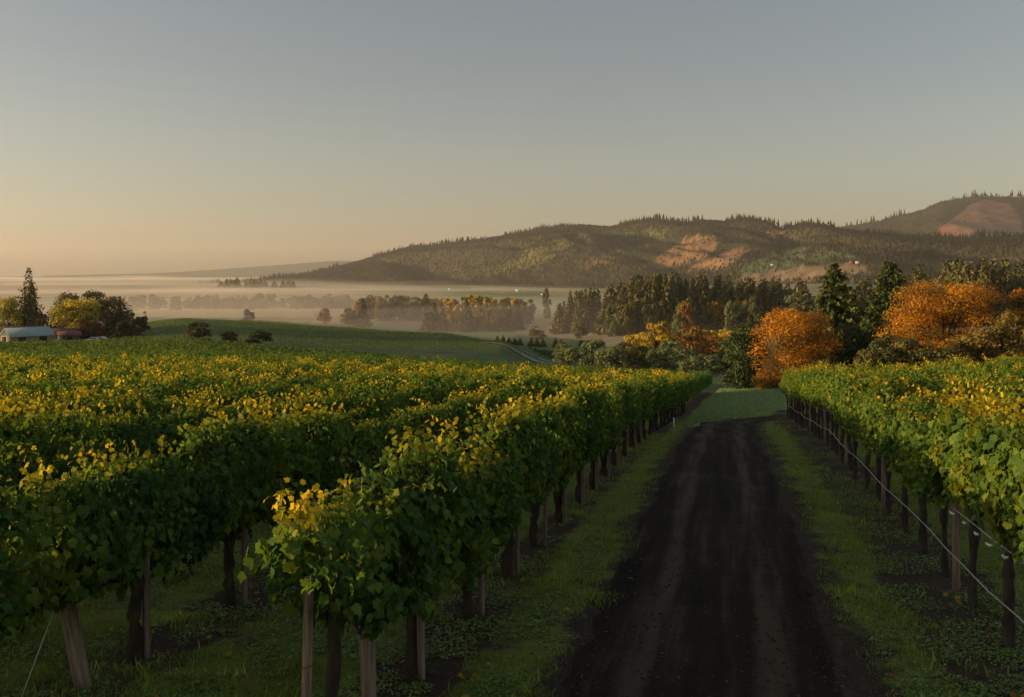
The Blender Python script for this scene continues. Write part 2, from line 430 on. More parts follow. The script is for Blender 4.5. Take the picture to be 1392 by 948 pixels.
# ------------------------------------------------------------------ road
def build_road():
    t = np.gradient(RC, axis=0); t /= np.linalg.norm(t, axis=1)[:, None]
    nrm = np.stack([t[:, 1], -t[:, 0]], 1)
    s = np.linspace(-1, 1, 61)
    hw = 1.62 + 0.0 * RC[:, 0]
    eL = 0.5 * (fbm(RC[:, 1] * 0.8, RC[:, 0] * 0.8, 31) - 0.5); eR = 0.5 * (fbm(RC[:, 1] * 0.8, RC[:, 0] * 0.8, 37) - 0.5)
    off = s[None] * np.where(s[None] < 0, (hw + 0.12 + eL)[:, None], (hw + eR)[:, None])
    P = RC[:, None] + off[..., None] * nrm[:, None]
    X, Y = P[..., 0], P[..., 1]
    prof = 0.035 - 0.065 * sstep(0.62, 1.0, np.abs(s))[None] - 0.022 * (np.exp(-((off - 0.62) / 0.28) ** 2) + np.exp(-((off + 0.72) / 0.28) ** 2))
    Z = ground_z(X, Y) + prof + (0.02 + 0.05 * sstep(0.6, 0.9, np.abs(s))[None]) * (fbm(X * 4, Y * 4, 41, 5) - 0.5)
    V = np.stack([X, Y, Z], -1).reshape(-1, 3)
    n, m = X.shape
    i = np.arange(n - 1)[:, None] * m; j = np.arange(m - 1)[None]
    Fq = np.stack([i + j, i + j + 1, i + m + j + 1, i + m + j], -1).reshape(-1, 4)
    mm, nn, l, out = new_mat('dark_dirt')
    N = nn.new
    a = N('ShaderNodeAttribute'); a.attribute_name = 'track'
    geo = N('ShaderNodeNewGeometry')
    z1 = N('ShaderNodeTexNoise'); z1.inputs['Scale'].default_value = 1.3; z1.inputs['Detail'].default_value = 8; z1.inputs['Roughness'].default_value = 0.7
    z2 = N('ShaderNodeTexNoise'); z2.inputs['Scale'].default_value = 34; z2.inputs['Detail'].default_value = 7; z2.inputs['Roughness'].default_value = 0.8
    mp0 = N('ShaderNodeMapping'); mp0.inputs['Rotation'].default_value = (0, 0, math.atan(RDX)); mp = N('ShaderNodeMapping'); mp.inputs['Scale'].default_value = (3.2, 0.16, 1)
    z3 = N('ShaderNodeTexNoise'); z3.inputs['Scale'].default_value = 1.4; z3.inputs['Detail'].default_value = 5
    for z in (z1, z2): l.new(geo.outputs['Position'], z.inputs['Vector'])
    l.new(geo.outputs['Position'], mp0.inputs[0]); l.new(mp0.outputs[0], mp.inputs[0]); l.new(mp.outputs[0], z3.inputs['Vector'])
    s1 = N('ShaderNodeMath'); s1.operation = 'MULTIPLY_ADD'; s1.inputs[1].default_value = 0.30; l.new(a.outputs['Fac'], s1.inputs[0]); l.new(z3.outputs['Fac'], s1.inputs[2])
    s2 = N('ShaderNodeMath'); s2.operation = 'MULTIPLY_ADD'; s2.inputs[1].default_value = 0.45; l.new(z1.outputs['Fac'], s2.inputs[0]); l.new(s1.outputs[0], s2.inputs[2])
    s3 = N('ShaderNodeMath'); s3.operation = 'MULTIPLY_ADD'; s3.inputs[1].default_value = 0.45; l.new(z2.outputs['Fac'], s3.inputs[0]); l.new(s2.outputs[0], s3.inputs[2])
    cr = N('ShaderNodeValToRGB'); e = cr.color_ramp.elements
    e[0].position = 0.55; e[0].color = (0.009, 0.0065, 0.0045, 1); e[1].position = 1.0; e[1].color = (0.074, 0.054, 0.035, 1)
    k = e.new(0.8); k.color = (0.024, 0.0175, 0.012, 1)
    mr = N('ShaderNodeMapRange'); mr.inputs['From Min'].default_value = 0.35; mr.inputs['From Max'].default_value = 1.5; mr.clamp = True
    l.new(s3.outputs[0], mr.inputs['Value']); mr.inputs['To Min'].default_value = 0.25; mr.inputs['To Max'].default_value = 1.15
    l.new(mr.outputs[0], cr.inputs[0])
    p = N('ShaderNodeBsdfPrincipled'); p.inputs['Roughness'].default_value = 0.95; p.inputs['Specular IOR Level'].default_value = 0.08
    l.new(cr.outputs[0], p.inputs['Base Color'])
    b = N('ShaderNodeBump'); b.inputs['Strength'].default_value = 0.9; b.inputs['Distance'].default_value = 0.035
    l.new(z2.outputs['Fac'], b.inputs['Height']); l.new(b.outputs[0], p.inputs['Normal']); l.new(p.outputs[0], out.inputs['Surface'])
    trk = np.exp(-((off - 0.62) / 0.26) ** 2) + np.exp(-((off + 0.72) / 0.30) ** 2) + 1.0 * sstep(0.66, 0.95, np.abs(s))[None]
    structure(link('dirt_road', build_mesh('dirt_road', V, Fq, mm, {'track': trk.ravel()}, True)))
build_road()

# pale farm track on the far knoll
def build_track():
    A = [px(672, 461, 312), px(690, 466, 306), px(715, 476, 290), px(738, 486, 270), px(760, 494, 255), px(790, 503, 235)]
    A = np.array(A); t = np.linspace(0, 1, 60)
    ti = np.linspace(0, 1, len(A))
    x = np.interp(t, ti, A[:, 0]); y = np.interp(t, ti, A[:, 1])
    d = np.gradient(np.stack([x, y], 1), axis=0); d /= np.linalg.norm(d, axis=1)[:, None]
    nr = np.stack([d[:, 1], -d[:, 0]], 1)
    s = np.linspace(-5.0, 5.0, 13)
    P = np.stack([x, y], 1)[:, None] + s[None, :, None] * nr[:, None]
    Z = ground_z(P[..., 0], P[..., 1]) + 0.25
    V = np.dstack([P, Z]).reshape(-1, 3); n, m = Z.shape
    i = np.arange(n - 1)[:, None] * m; j = np.arange(m - 1)[None]
    Fq = np.stack([i + j, i + j + 1, i + m + j + 1, i + m + j], -1).reshape(-1, 4)
    c = np.where((np.abs(s) < 2.2)[:, None], np.array((0.06, 0.05, 0.042)), np.array((0.17, 0.19, 0.12)))
    mm = noisy_mat('track_gravel', (0.75, 0.75, 0.75), (1, 1, 1), 0.4, use_col=True)
    structure(link('farm_track', build_mesh('farm_track', V, Fq, mm, {'col': np.tile(c, (n, 1))})))
build_track()

# ------------------------------------------------------------------ hills
def hill_sheet(name, us, crest, d0f, dw, zb, amp, seed, cov, patches, back=0.5, nu=420, nt=110, lam=420.0, shade=(0.036, 0.033, 0.015)):
    u = np.linspace(us[0], us[1], nu)
    yc = np.interp(u, [c[0] for c in crest], [c[1] for c in crest]) + 3
    d0 = np.interp(u, [c[0] for c in d0f], [c[1] for c in d0f])
    w = np.interp(u, [c[0] for c in dw], [c[1] for c in dw])
    t = np.linspace(0, 1 + back, nt)
    U, Tt = np.meshgrid(u, t)
    D = d0[None] + w[None] * Tt
    zc = CAMZ - (yc - HY) / F * (d0 + w)
    prof = np.where(Tt <= 1, np.sin(np.minimum(Tt, 1) * np.pi / 2) ** 0.92, np.cos((Tt - 1) / back * np.pi / 2))
    X = (U - CX) / F * D
    Z = zb + (zc[None] - zb) * prof
    env = np.sin(np.clip(Tt, 0, 1) * np.pi) ** 0.8 * (1.1 - 0.6 * np.clip(Tt, 0, 1))
    q = X / lam + Tt * 2.4 + 0.25 * fbm(X / 300, D / 300, seed + 2, 2)
    rid = 1 - np.abs(2 * fbm(q, D / (lam * 4.0), seed, 2) - 1) * 2
    rid2 = 1 - np.abs(2 * fbm(q * 2.3 + 4, D / lam, seed + 5, 3) - 1) * 2
    Z = Z + env * amp * np.minimum(1, (zc[None] - zb) / 150) * (rid - 0.45) + env * amp * 0.28 * (rid2 - 0.45)
    cap = CAMZ - (yc[None] + 1.0 + 13 * np.clip(1 - Tt, 0, 1) - HY) / F * D          # spurs stay below the ridge line
    over = np.maximum(Z - cap, 0)
    Z = np.where(Tt < 1, Z - over * 0.92, Z)
    V = np.stack([X, D, Z], -1).reshape(-1, 3)
    n, m = X.shape
    i = np.arange(n - 1)[:, None] * m; j = np.arange(m - 1)[None]
    Fq = np.stack([i + j, i + j + 1, i + m + j + 1, i + m + j], -1).reshape(-1, 4)
    su, sy = screen(V)
    nn = fbm(V[:, 0] / 160, V[:, 1] / 160, seed + 3)
    col = np.array(shade) * (0.65 + 0.7 * nn)[:, None]
    trees = (fbm(V[:, 0] / 420, V[:, 1] / 420, seed + 9) * 0.7 + 0.3)
    for poly, c0, tr in patches:
        mk = in_poly(su + 10 * (nn - 0.5), sy + 5 * (nn - 0.5), poly) & (Tt.ravel() <= 1.02)
        col[mk] = np.array(c0) * (0.7 + 0.6 * fbm(V[mk, 0] / 40, V[mk, 1] / 40, 71))[:, None]; trees[mk] = tr
    me = build_mesh(name, V, Fq, M_HILL, {'col': col}, True)
    structure(link(name, me))
    return V.reshape(n, m, 3), trees.reshape(n, m), Tt
M_HILL = noisy_mat('hill_ground', (0.6, 0.6, 0.6), (1.3, 1.3, 1.3), 0.02, use_col=True, bump=0.0)

CREST1 = [(200, 388), (330, 380), (420, 369), (470, 357), (520, 343), (560, 333), (600, 329), (640, 325), (700, 315), (740, 308), (790, 303), (830, 306), (860, 299), (890, 295), (930, 300), (960, 297), (985, 299), (1010, 294), (1045, 299), (1062, 309), (1090, 302), (1120, 303), (1140, 309), (1200, 318), (1300, 323), (1400, 320), (1600, 312), (2000, 318)]
P1 = [
 ([(865, 366), (905, 340), (940, 322), (990, 318), (972, 340), (940, 356), (905, 366)], (0.17, 0.090, 0.042), 0.22),
 ([(930, 366), (965, 350), (1000, 338), (1020, 343), (985, 366)], (0.20, 0.105, 0.05), 0.06),
 ([(1040, 318), (1062, 309), (1075, 313), (1052, 325)], (0.24, 0.12, 0.05), 0.15),
 ([(700, 345), (760, 325), (800, 318), (770, 340), (720, 352)], (0.10, 0.085, 0.03), 0.45),
 ([(790, 362), (830, 340), (850, 336), (830, 356), (800, 368)], (0.13, 0.085, 0.035), 0.35),
 ([(1000, 370), (1030, 352), (1100, 338), (1160, 340), (1175, 352), (1090, 362), (1010, 374)], (0.050, 0.066, 0.026), 0.25),
 ([(1005, 376), (1090, 363), (1175, 356), (1180, 372), (1010, 392)], (0.13, 0.09, 0.052), 0.06),
 ([(640, 366), (720, 352), (760, 346), (740, 360), (660, 374)], (0.085, 0.085, 0.03), 0.5),
 ([(850, 318), (900, 312), (900, 330), (845, 345)], (0.07, 0.075, 0.03), 0.6),
]
H1 = hill_sheet('hills', (200, 2000), CREST1,
    [(200, 5600), (420, 4900), (700, 3900), (1000, 2900), (1200, 2350), (1400, 2200), (2000, 2100)],
    [(200, 300), (400, 700), (700, 1300), (1000, 1300), (1200, 1100), (2000, 1100)], -66, 118, 11, 1, P1, lam=430)
CREST2 = [(900, 330), (1100, 312), (1165, 303), (1200, 297), (1230, 289), (1255, 282), (1280, 271), (1330, 264), (1392, 265), (1500, 276), (1900, 300)]
P2 = [([(1262, 325), (1285, 303), (1318, 280), (1340, 271), (1372, 278), (1388, 300), (1390, 325), (1300, 330)], (0.20, 0.10, 0.055), 0.05)]
H2 = hill_sheet('far_hills', (900, 1900), CREST2, [(900, 5000), (1900, 5000)], [(900, 1500), (1900, 1500)], -66, 60, 23, 1, P2, nu=240, lam=700)
CREST3 = [(60, 372), (130, 370.5), (200, 369), (260, 366), (330, 361), (400, 356), (450, 352), (560, 352), (700, 352), (900, 360)]
H3 = hill_sheet('distant_ridge', (60, 900), CREST3, [(60, 14500), (900, 14500)], [(60, 1500), (900, 1500)], -66, 20, 33, 1, [], nu=160, nt=50, lam=1500)
P4 = []
CREST4 = [(-300, 384), (60, 383), (150, 380), (190, 381.5), (250, 381), (300, 379.5), (380, 381), (420, 384)]

def hill_forest():
    Vs, Cs = [], []
    def scatter(H, N, hmin, hmax, tmax=1.04):
        P, tr, Tt = H
        n, m = tr.shape
        k = rng.integers(0, n - 1, N * 3); q = rng.integers(0, m - 1, N * 3)
        ok = (Tt[k, q] < tmax) & (Tt[k, q] > 0.02) & (rng.random(N * 3) < tr[k, q])
        k, q = k[ok][:N], q[ok][:N]
        a, b = rng.random(len(k))[:, None], rng.random(len(k))[:, None]
        p = P[k, q] * (1 - a) * (1 - b) + P[k + 1, q] * a * (1 - b) + P[k, q + 1] * (1 - a) * b + P[k + 1, q + 1] * a * b
        st = fbm(p[:, 0] / 200, p[:, 1] / 200, 77)
        h = (hmin + (hmax - hmin) * rng.random(len(k)) ** 1.3) * (0.6 + 0.8 * st)
        c = np.array((0.037, 0.032, 0.0145)) * (0.5 + 1.0 * st)[:, None] * (0.9 + 0.2 * rng.random((len(k), 1)))
        red = rng.random(len(k)) < 0.06
        c[red] = np.array((0.11, 0.075, 0.025)) * (0.6 + 0.6 * rng.random((red.sum(), 1)))
        Vs.append((p, h)); Cs.append(c)
    scatter(H1, 120000, 5, 13); scatter(H2, 20000, 7, 16)
    # extra trees standing along the skyline, in clusters
    def skyline(H, N, hmin, hmax, seed):
        P, tr, Tt = H
        i = int(np.argmin(abs(Tt[:, 0] - 1.0)))
        q = rng.integers(0, tr.shape[1] - 1, N)
        cl = noise2(q * 0.09, q * 0 + 0.5, seed)
        q = q[cl > 0.4]
        f = rng.random(len(q))[:, None]
        p = P[i, q] * (1 - f) + P[i, q + 1] * f - np.array((0, 1, 0)) * rng.random((len(q), 1)) * 60
        h = hmin + (hmax - hmin) * rng.random(len(q)) * (0.4 + 0.6 * noise2(q * 0.21, q * 0, seed + 2) ** 1.5)
        Vs.append((p, h)); Cs.append(np.tile((0.03, 0.035, 0.018), (len(q), 1)))
    skyline(H1, 2200, 9, 42, 4); skyline(H2, 520, 14, 66, 8)
    p = np.concatenate([v[0] for v in Vs]); h = np.concatenate([v[1] for v in Vs]); c = np.concatenate(Cs)
    N = len(p); K = 5
    th = np.linspace(0, 2 * np.pi, K, endpoint=False)[None] + rng.random((N, 1)) * 6
    rad = h[:, None] * (0.19 + 0.10 * rng.random((N, 1))) * np.where(h > 18, 0.62, 1.0)[:, None] * (0.75 + 0.5 * rng.random((N, K)))
    ring = np.stack([p[:, None, 0] + rad * np.cos(th), p[:, None, 1] + rad * np.sin(th), (p[:, 2] + h * 0.08 - 1)[:, None] + rad * 0], -1)
    top = p + np.stack([rng.normal(0, .4, N), rng.normal(0, .4, N), h], 1)
    V = np.concatenate([ring, top[:, None]], 1)
    b = np.arange(N)[:, None] * (K + 1)
    Fs = np.concatenate([np.stack([b[:, 0] + k, b[:, 0] + (k + 1) % K, b[:, 0] + K], 1) for k in range(K)])
    C = np.repeat(c, K + 1, 0)
    o = link('hill_forest', build_mesh('hill_forest', V.reshape(-1, 3), Fs, M_NEEDLE, {'col': C}))
    tag(o, 'dense conifer forest covering the hills across the valley', 'forest', kind='stuff')
hill_forest()

# ------------------------------------------------------------------ leaf clouds
def unit(a): return a / (np.linalg.norm(a, axis=-1, keepdims=True) + 1e-9)
_half = [(0.15, -0.15), (0.42, -0.08), (0.54, 0.14), (0.45, 0.28), (0.60, 0.48), (0.43, 0.60), (0.27, 0.66), (0.16, 0.88)]
def _leaf_full():
    out = [(0, 0)] + _half + [(0, 1.02)] + [(-x, y) for x, y in reversed(_half)]
    v = [(0, 0.36)] + out
    V = np.array([(x, y - 0.05, 0.42 * abs(x) ** 1.2 - 0.45 * max(y - .2, 0) ** 2 - 0.16 * (abs(x) > 0.41)) for x, y in v])
    n = len(out)
    return V, np.array([(0, 1 + k, 1 + (k + 1) % n) for k in range(n)])
LEAF_A = _leaf_full()
LEAF_B = (np.array([(0, 0, 0), (0.46, 0.0, .08), (0.5, 0.5, .06), (0, 1, -.22), (-0.5, 0.5, .06), (-0.46, 0.0, .08), (0, 0.4, -.02)]),
          np.array([(6, 0, 1), (6, 1, 2), (6, 2, 3), (6, 3, 4), (6, 4, 5), (6, 5, 0)]))
LEAF_C = (np.array([(0, -0.1, 0), (0.5, 0.4, .1), (0, 1, -.1), (-0.5, 0.4, .1)]), np.array([(0, 1, 2), (0, 2, 3)]))
BLADE = (np.array([(-0.05, 0, 0), (0.05, 0, 0), (0.03, 0.6, 0.05), (0, 1.0, 0.22), (-0.03, 0.6, 0.05)]), np.array([(0, 1, 2), (0, 2, 4), (4, 2, 3)]))
SPRAY = (np.array([(0, 0, 0), (0.16, 0.35, -.04), (0.10, 0.62, -.08), (0, 1, -.20), (-0.10, 0.62, -.08), (-0.16, 0.35, -.04)]), np.array([(0, 1, 5), (1, 2, 4), (1, 4, 5), (2, 3, 4)]))

def leaf_arrays(P, T, N, size, C, tpl):
    tv, tf = tpl
    N = unit(N); T = unit(T - (T * N).sum(-1, keepdims=True) * N); B = np.cross(T, N)
    V = P[:, None] + size[:, None, None] * (tv[None, :, 0:1] * B[:, None] + tv[None, :, 1:2] * T[:, None] + tv[None, :, 2:3] * N[:, None])
    n, k = len(P), len(tv)
    Fx = (np.arange(n)[:, None, None] * k + tf[None]).reshape(-1, 3)
    return V.reshape(-1, 3), Fx, np.repeat(C, k, 0)

# ------------------------------------------------------------------ grapevines
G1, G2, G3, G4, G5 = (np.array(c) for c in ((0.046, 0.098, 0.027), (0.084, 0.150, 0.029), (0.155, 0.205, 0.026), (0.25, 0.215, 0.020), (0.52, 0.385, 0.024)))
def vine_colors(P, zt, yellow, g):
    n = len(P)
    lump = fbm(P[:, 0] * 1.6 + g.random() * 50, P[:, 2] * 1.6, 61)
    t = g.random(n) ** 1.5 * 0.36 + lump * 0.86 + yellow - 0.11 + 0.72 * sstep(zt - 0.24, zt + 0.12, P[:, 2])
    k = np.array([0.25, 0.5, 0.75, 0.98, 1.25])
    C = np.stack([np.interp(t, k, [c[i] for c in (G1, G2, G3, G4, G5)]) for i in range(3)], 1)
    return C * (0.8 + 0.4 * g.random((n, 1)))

def vine_foliage(seed, length, zb, zt, lod, yellow, end=False):
    g = np.random.default_rng(seed)
    nsurf, ntip, ninn, size, tpl = {0: (2300, 58, 220, 0.082, LEAF_A), 1: (1250, 44, 130, 0.094, LEAF_B), 2: (260, 22, 40, 0.18, LEAF_C)}[lod]
    L = length + 0.35
    x = (g.random(nsurf) - 0.5) * L
    s = np.where(g.random(nsurf) < 0.5, -1.0, 1.0)
    top = zt - 0.16 + 0.75 * (fbm(x * 2.0 + seed * 7.3, x * 0 + s, 51, 3) - 0.5) - 0.22 * (2 * x / L) ** 2
    bot = zb + 0.05 + 0.55 * (fbm(x * 2.4 + seed * 3.1, x * 0 + s * 2, 52, 3) - 0.5)
    q = g.random(nsurf) ** 0.9
    z = bot + (top - bot) * q
    wz = 0.13 + 0.13 * np.sin(np.clip(q, 0, 1) * np.pi) ** 0.7
    lum = 0.30 * (fbm(x * 2.1 + seed * 11, z * 2.1 + s * 5, 53, 3) - 0.5)
    y = s * (wz + lum + g.normal(0, 0.06, nsurf))
    onTop = q > 0.93
    y = np.where(onTop, y * g.random(nsurf), y)
    P = [np.stack([x, y, z], 1)]
    Nn = [np.stack([g.normal(0, .62, nsurf), s * (0.8 - 0.45 * onTop), 0.30 + 0.35 * onTop + g.normal(0, .6, nsurf)], 1)]
    Tt = [np.stack([g.normal(0, .55, nsurf), s * 0.35, -0.9 + g.normal(0, .25, nsurf)], 1)]
    Sz = [size * (0.6 + 0.65 * g.random(nsurf))]
    # shoots that stick out of the top and the sides, leaves alternate along them
    stems = []
    tufts = (np.arange(6) + 0.5 + g.normal(0, .22, 6)) / 6 * L - L / 2        # shoots grow in bushy tufts from the spurs
    tufth = 0.55 + 0.75 * g.random(6)
    for k in range(ntip):
        q = int(g.integers(0, 6))
        b = np.array((tufts[q] + g.normal(0, .06), g.normal(0, 0.11), zt - 0.34))
        ln = (0.30 + 0.42 * g.random() ** 2) * tufth[q]
        lean = np.array((g.normal(0, .35), g.normal(0, .45), 1.0)); lean /= np.linalg.norm(lean)
        m = max(3, int(ln / (0.055 if lod == 0 else 0.08 if lod == 1 else 0.15)))
        f = np.linspace(0.1, 1, m)[:, None]
        pts = b + lean * f * ln + np.array((g.normal(0, .12), g.normal(0, .16), -0.20)) * f ** 3 * ln * 1.4
        stems.append(np.vstack([b, pts]))
        sd_ = np.where(np.arange(m) % 2, 1.0, -1.0)[:, None]
        az = g.random() * 6.28
        side = np.array((math.cos(az), math.sin(az), 0.1)) * sd_
        P.append(pts + side * 0.05)
        Nn.append(np.array((0, 0, 0.45)) + side * 0.7 + g.normal(0, .6, (m, 3)))
        Tt.append(side + np.array((0, 0, -0.25)) + g.normal(0, .25, (m, 3)))
        Sz.append(size * (1.0 - 0.45 * f[:, 0]) * (0.8 + 0.35 * g.random(m)))
    xi = (g.random(ninn) - .5) * L; zi = zb + 0.15 + (zt - zb - 0.35) * g.random(ninn)
    P.append(np.stack([xi, g.normal(0, .09, ninn), zi], 1)); Nn.append(np.stack([g.normal(0, .4, ninn), np.where(g.random(ninn) < .5, -1., 1.), g.normal(0, .3, ninn)], 1))
    Tt.append(np.stack([g.normal(0, .6, ninn), g.normal(0, .2, ninn), -np.ones(ninn)], 1)); Sz.append(size * 1.5 * (0.8 + 0.4 * g.random(ninn)))
    P, Nn, Tt, Sz = np.concatenate(P), np.concatenate(Nn), np.concatenate(Tt), np.concatenate(Sz)
    kp = fbm(P[:, 0] * 3.1 + seed * 2.7, P[:, 2] * 3.1 + (P[:, 1] > 0) * 9.3, 57, 3) > 0.33 + 0.10 * (np.abs(P[:, 1]) < 0.1)
    kp |= P[:, 2] > zt - 0.25                                   # thin spots where the dark inside of the hedge shows
    P, Nn, Tt, Sz = P[kp], Nn[kp], Tt[kp], Sz[kp]
    if end:                                                   # the canopy thins out and lifts at the end of the row
        kp = (P[:, 0] > -0.60 - 0.45 * (P[:, 2] > 1.75) + g.normal(0, .04, len(P))) & (P[:, 2] > 0.98 + 0.48 * sstep(0.6, -0.5, P[:, 0]) + g.normal(0, .03, len(P)))
        P, Nn, Tt, Sz = P[kp], Nn[kp], Tt[kp], Sz[kp]
        stems = [q for q in stems if q[:, 0].min() > -1.0]
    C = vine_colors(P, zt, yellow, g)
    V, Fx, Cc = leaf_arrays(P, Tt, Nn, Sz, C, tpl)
    if lod == 0:
        mb = MB()
        for st in stems: mb.tube(st, np.linspace(0.006, 0.002, len(st)), 4, col=(0.07, 0.06, 0.02), cap=False)
        sv = np.concatenate(mb.v); sf = np.concatenate(mb.f4); sf3 = np.concatenate([sf[:, [0, 1, 2]], sf[:, [0, 2, 3]]])
        Fx = np.concatenate([Fx, sf3 + len(V)]); V = np.concatenate([V, sv]); Cc = np.concatenate([Cc, np.concatenate(mb.c)])
    return V, Fx, Cc

def vine_trunk(seed, h, r, length, mat, seg=9, arms=True):
    g = np.random.default_rng(seed); mb = MB()
    k = 13
    z = np.linspace(-0.12, h, k)
    pts = np.stack([g.normal(0, .018, k).cumsum() * 0.7, g.normal(0, .014, k).cumsum() * 0.7, z], 1)
    rad = r * np.interp(np.linspace(0, 1, k), [0, .12, .5, .85, 1], [1.6, 1.15, .9, 1.2, 1.3]) * (0.75 + 0.5 * g.random(k))
    mb.tube(pts, rad, seg, 0.2)
    if arms:
        for s in (-1, 1):
            m = 7; f = np.linspace(0, 1, m)
            a = np.stack([pts[-1, 0] + s * f * length * 0.5, pts[-1, 1] + g.normal(0, .012, m), pts[-1, 2] - 0.03 + 0.10 * np.sqrt(f) + g.normal(0, .012, m)], 1)
            mb.tube(a, np.linspace(r * 0.75, r * 0.28, m), 6, 0.15)
            for j in range(5):                               # spurs carrying last year's canes
                b = a[1 + j % (m - 1)]
                e = b + np.array((g.normal(0, .06), g.normal(0, .06), 0.16 + 0.18 * g.random()))
                mb.tube([b, (b + e) / 2 + g.normal(0, .012, 3), e], [0.012, 0.008, 0.005], 5)
    return mb.mesh('vine_trunk', mat, True)

SPL, SPR = 2.05, 1.6
FOL = {}
for side, ln, zb, zt, ye in (('L', SPL, 0.86, 2.28, -0.03), ('R', SPR, 1.26, 2.50, 0.07)):
    for lod, nv in ((0, 5), (1, 5)):
        for k in range(nv):
            V, Fx, C = vine_foliage(100 + k + 10 * lod + (50 if side == 'R' else 0), ln, zb, zt, lod, ye)
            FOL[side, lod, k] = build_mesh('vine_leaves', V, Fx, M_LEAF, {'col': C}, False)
Ve, Fe, Ce = vine_foliage(177, SPL, 0.92, 2.28, 0, 0.06, True)
END_FOL = build_mesh('vine_leaves', Ve, Fe, M_LEAF, {'col': Ce}, False)
TRK = {}
for k in range(4):
    TRK['L', k] = vine_trunk(300 + k, 0.92, 0.072, SPL, M_MOSSBARK)
    TRK['R', k] = vine_trunk(320 + k, 1.14, 0.052, SPR, M_BARK)
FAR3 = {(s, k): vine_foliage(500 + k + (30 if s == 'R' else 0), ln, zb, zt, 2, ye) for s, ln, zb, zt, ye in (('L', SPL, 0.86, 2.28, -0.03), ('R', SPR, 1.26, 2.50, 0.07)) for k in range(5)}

END_TRUNK = vine_trunk(399, 1.55, 0.048, SPL, M_MOSSBARK, arms=False)
ORD = 'first second third fourth fifth sixth seventh eighth ninth tenth eleventh twelfth thirteenth fourteenth fifteenth sixteenth'.split()
ROT = math.atan2(1, RDX)               # local +X of a vine runs along its row, away from the camera
def row_point(lat, d): return lat + RDX * d, d

spots = []
for k in range(26):
    lat = L0 - LS * k
    dmin = abs(lat) / 0.80
    st = 7.65 if k == 0 else (8.2 if k == 1 else 7.2 + 0.37 * ((k * 7) % 5))
    dend = np.interp(CX + F * (lat / 90 + RDX), [0, 330, 760, 960], [100, 98, 108, 120])
    n = 0
    d = st
    while d < dend:
        if d > dmin - 2.0: spots.append((d, 'L', k, n, lat))
        d += SPL; n += 1
for k in range(16):
    lat = R0 + RS * k
    dmin = lat / 0.32
    d = 9.1 - 1.6 * 3; n = 0
    while d < 57 + 0.25 * k:
        if d > dmin - 2.2: spots.append((d, 'R', k, n, lat))
        d += SPR; n += 1
extra = [(d, 'L', k, -1, L0 - LS * k) for k in range(1, 9) for d in np.arange(7.0 + 0.3 * (k % 3), abs(L0 - LS * k) / 0.80 - 2.0, SPL)]
spots.sort(key=lambda s: s[0] + (0 if s[2] == 0 else 5))
NIND = 296
def vine_frame(d, lat, sp, key):
    g = np.random.default_rng(key)
    x, y = row_point(lat, d)
    x += g.normal(0, .03)
    z = gz(x, y)
    x2, y2 = row_point(lat, d + 1.0)
    tilt = math.atan2(z - gz(x2, y2), math.hypot(x2 - x, 1.0))
    return g, x, y, z, tilt
VINES = {}
def make_vine(d, side, k, n, lat):
    key = int(abs(lat) * 1000 + d * 37)
    g, x, y, z, tilt = vine_frame(d, lat, SPL, key)
    lod = 0 if d < 24 else 1
    where = 'left' if side == 'L' else 'right'
    rowname = ORD[k] if k < len(ORD) else 'far'
    if side == 'L' and k <= 1 and n < 13:
        label = f'{ORD[n]} grapevine from the near end in the {rowname} vine row left of the road'
    elif side == 'R' and k == 0 and 3 <= n < 14:
        label = f'{ORD[n - 3]} dark trunked grapevine from the near end of the row right of the road'
    elif k == 0:
        label = f'small grapevine toward the far end of the vine row just {where} of the road'
    else:
        col = 'green grapevine with sunlit yellow tips' if side == 'L' else 'yellowish autumn grapevine'
        label = f'{col} in the {rowname} vine row {where} of the road'
    t = root('grapevine', label, 'grapevine', (x, y, z), group=('grapevines in the rows left of the dirt road' if side == 'L' else 'grapevines in the rows right of the dirt road'),
             rot=(0, tilt, ROT))
    first = side == 'L' and k == 0 and n == 0
    f = link('foliage', END_FOL if first else FOL[side, lod, int(g.integers(0, 5))], t)
    fl = g.random() < 0.5 and not first
    f.rotation_euler = (0, 0, math.pi if fl else 0)
    f.scale = (0.92 + 0.08 * g.random(), 0.8 + 0.4 * g.random(), 0.89 + 0.20 * g.random())
    tr = link('trunk', END_TRUNK if first else TRK[side, int(g.integers(0, 4))], t)
    tr.rotation_euler = (0, 0, math.pi * int(g.integers(0, 2)))
    s = 0.85 + 0.35 * g.random(); tr.scale = (1, 1, 1) if s < 0 else (s if side == 'R' else s, s, 1)
    VINES[side, k, n] = t
for s in spots[:NIND]: make_vine(*s)

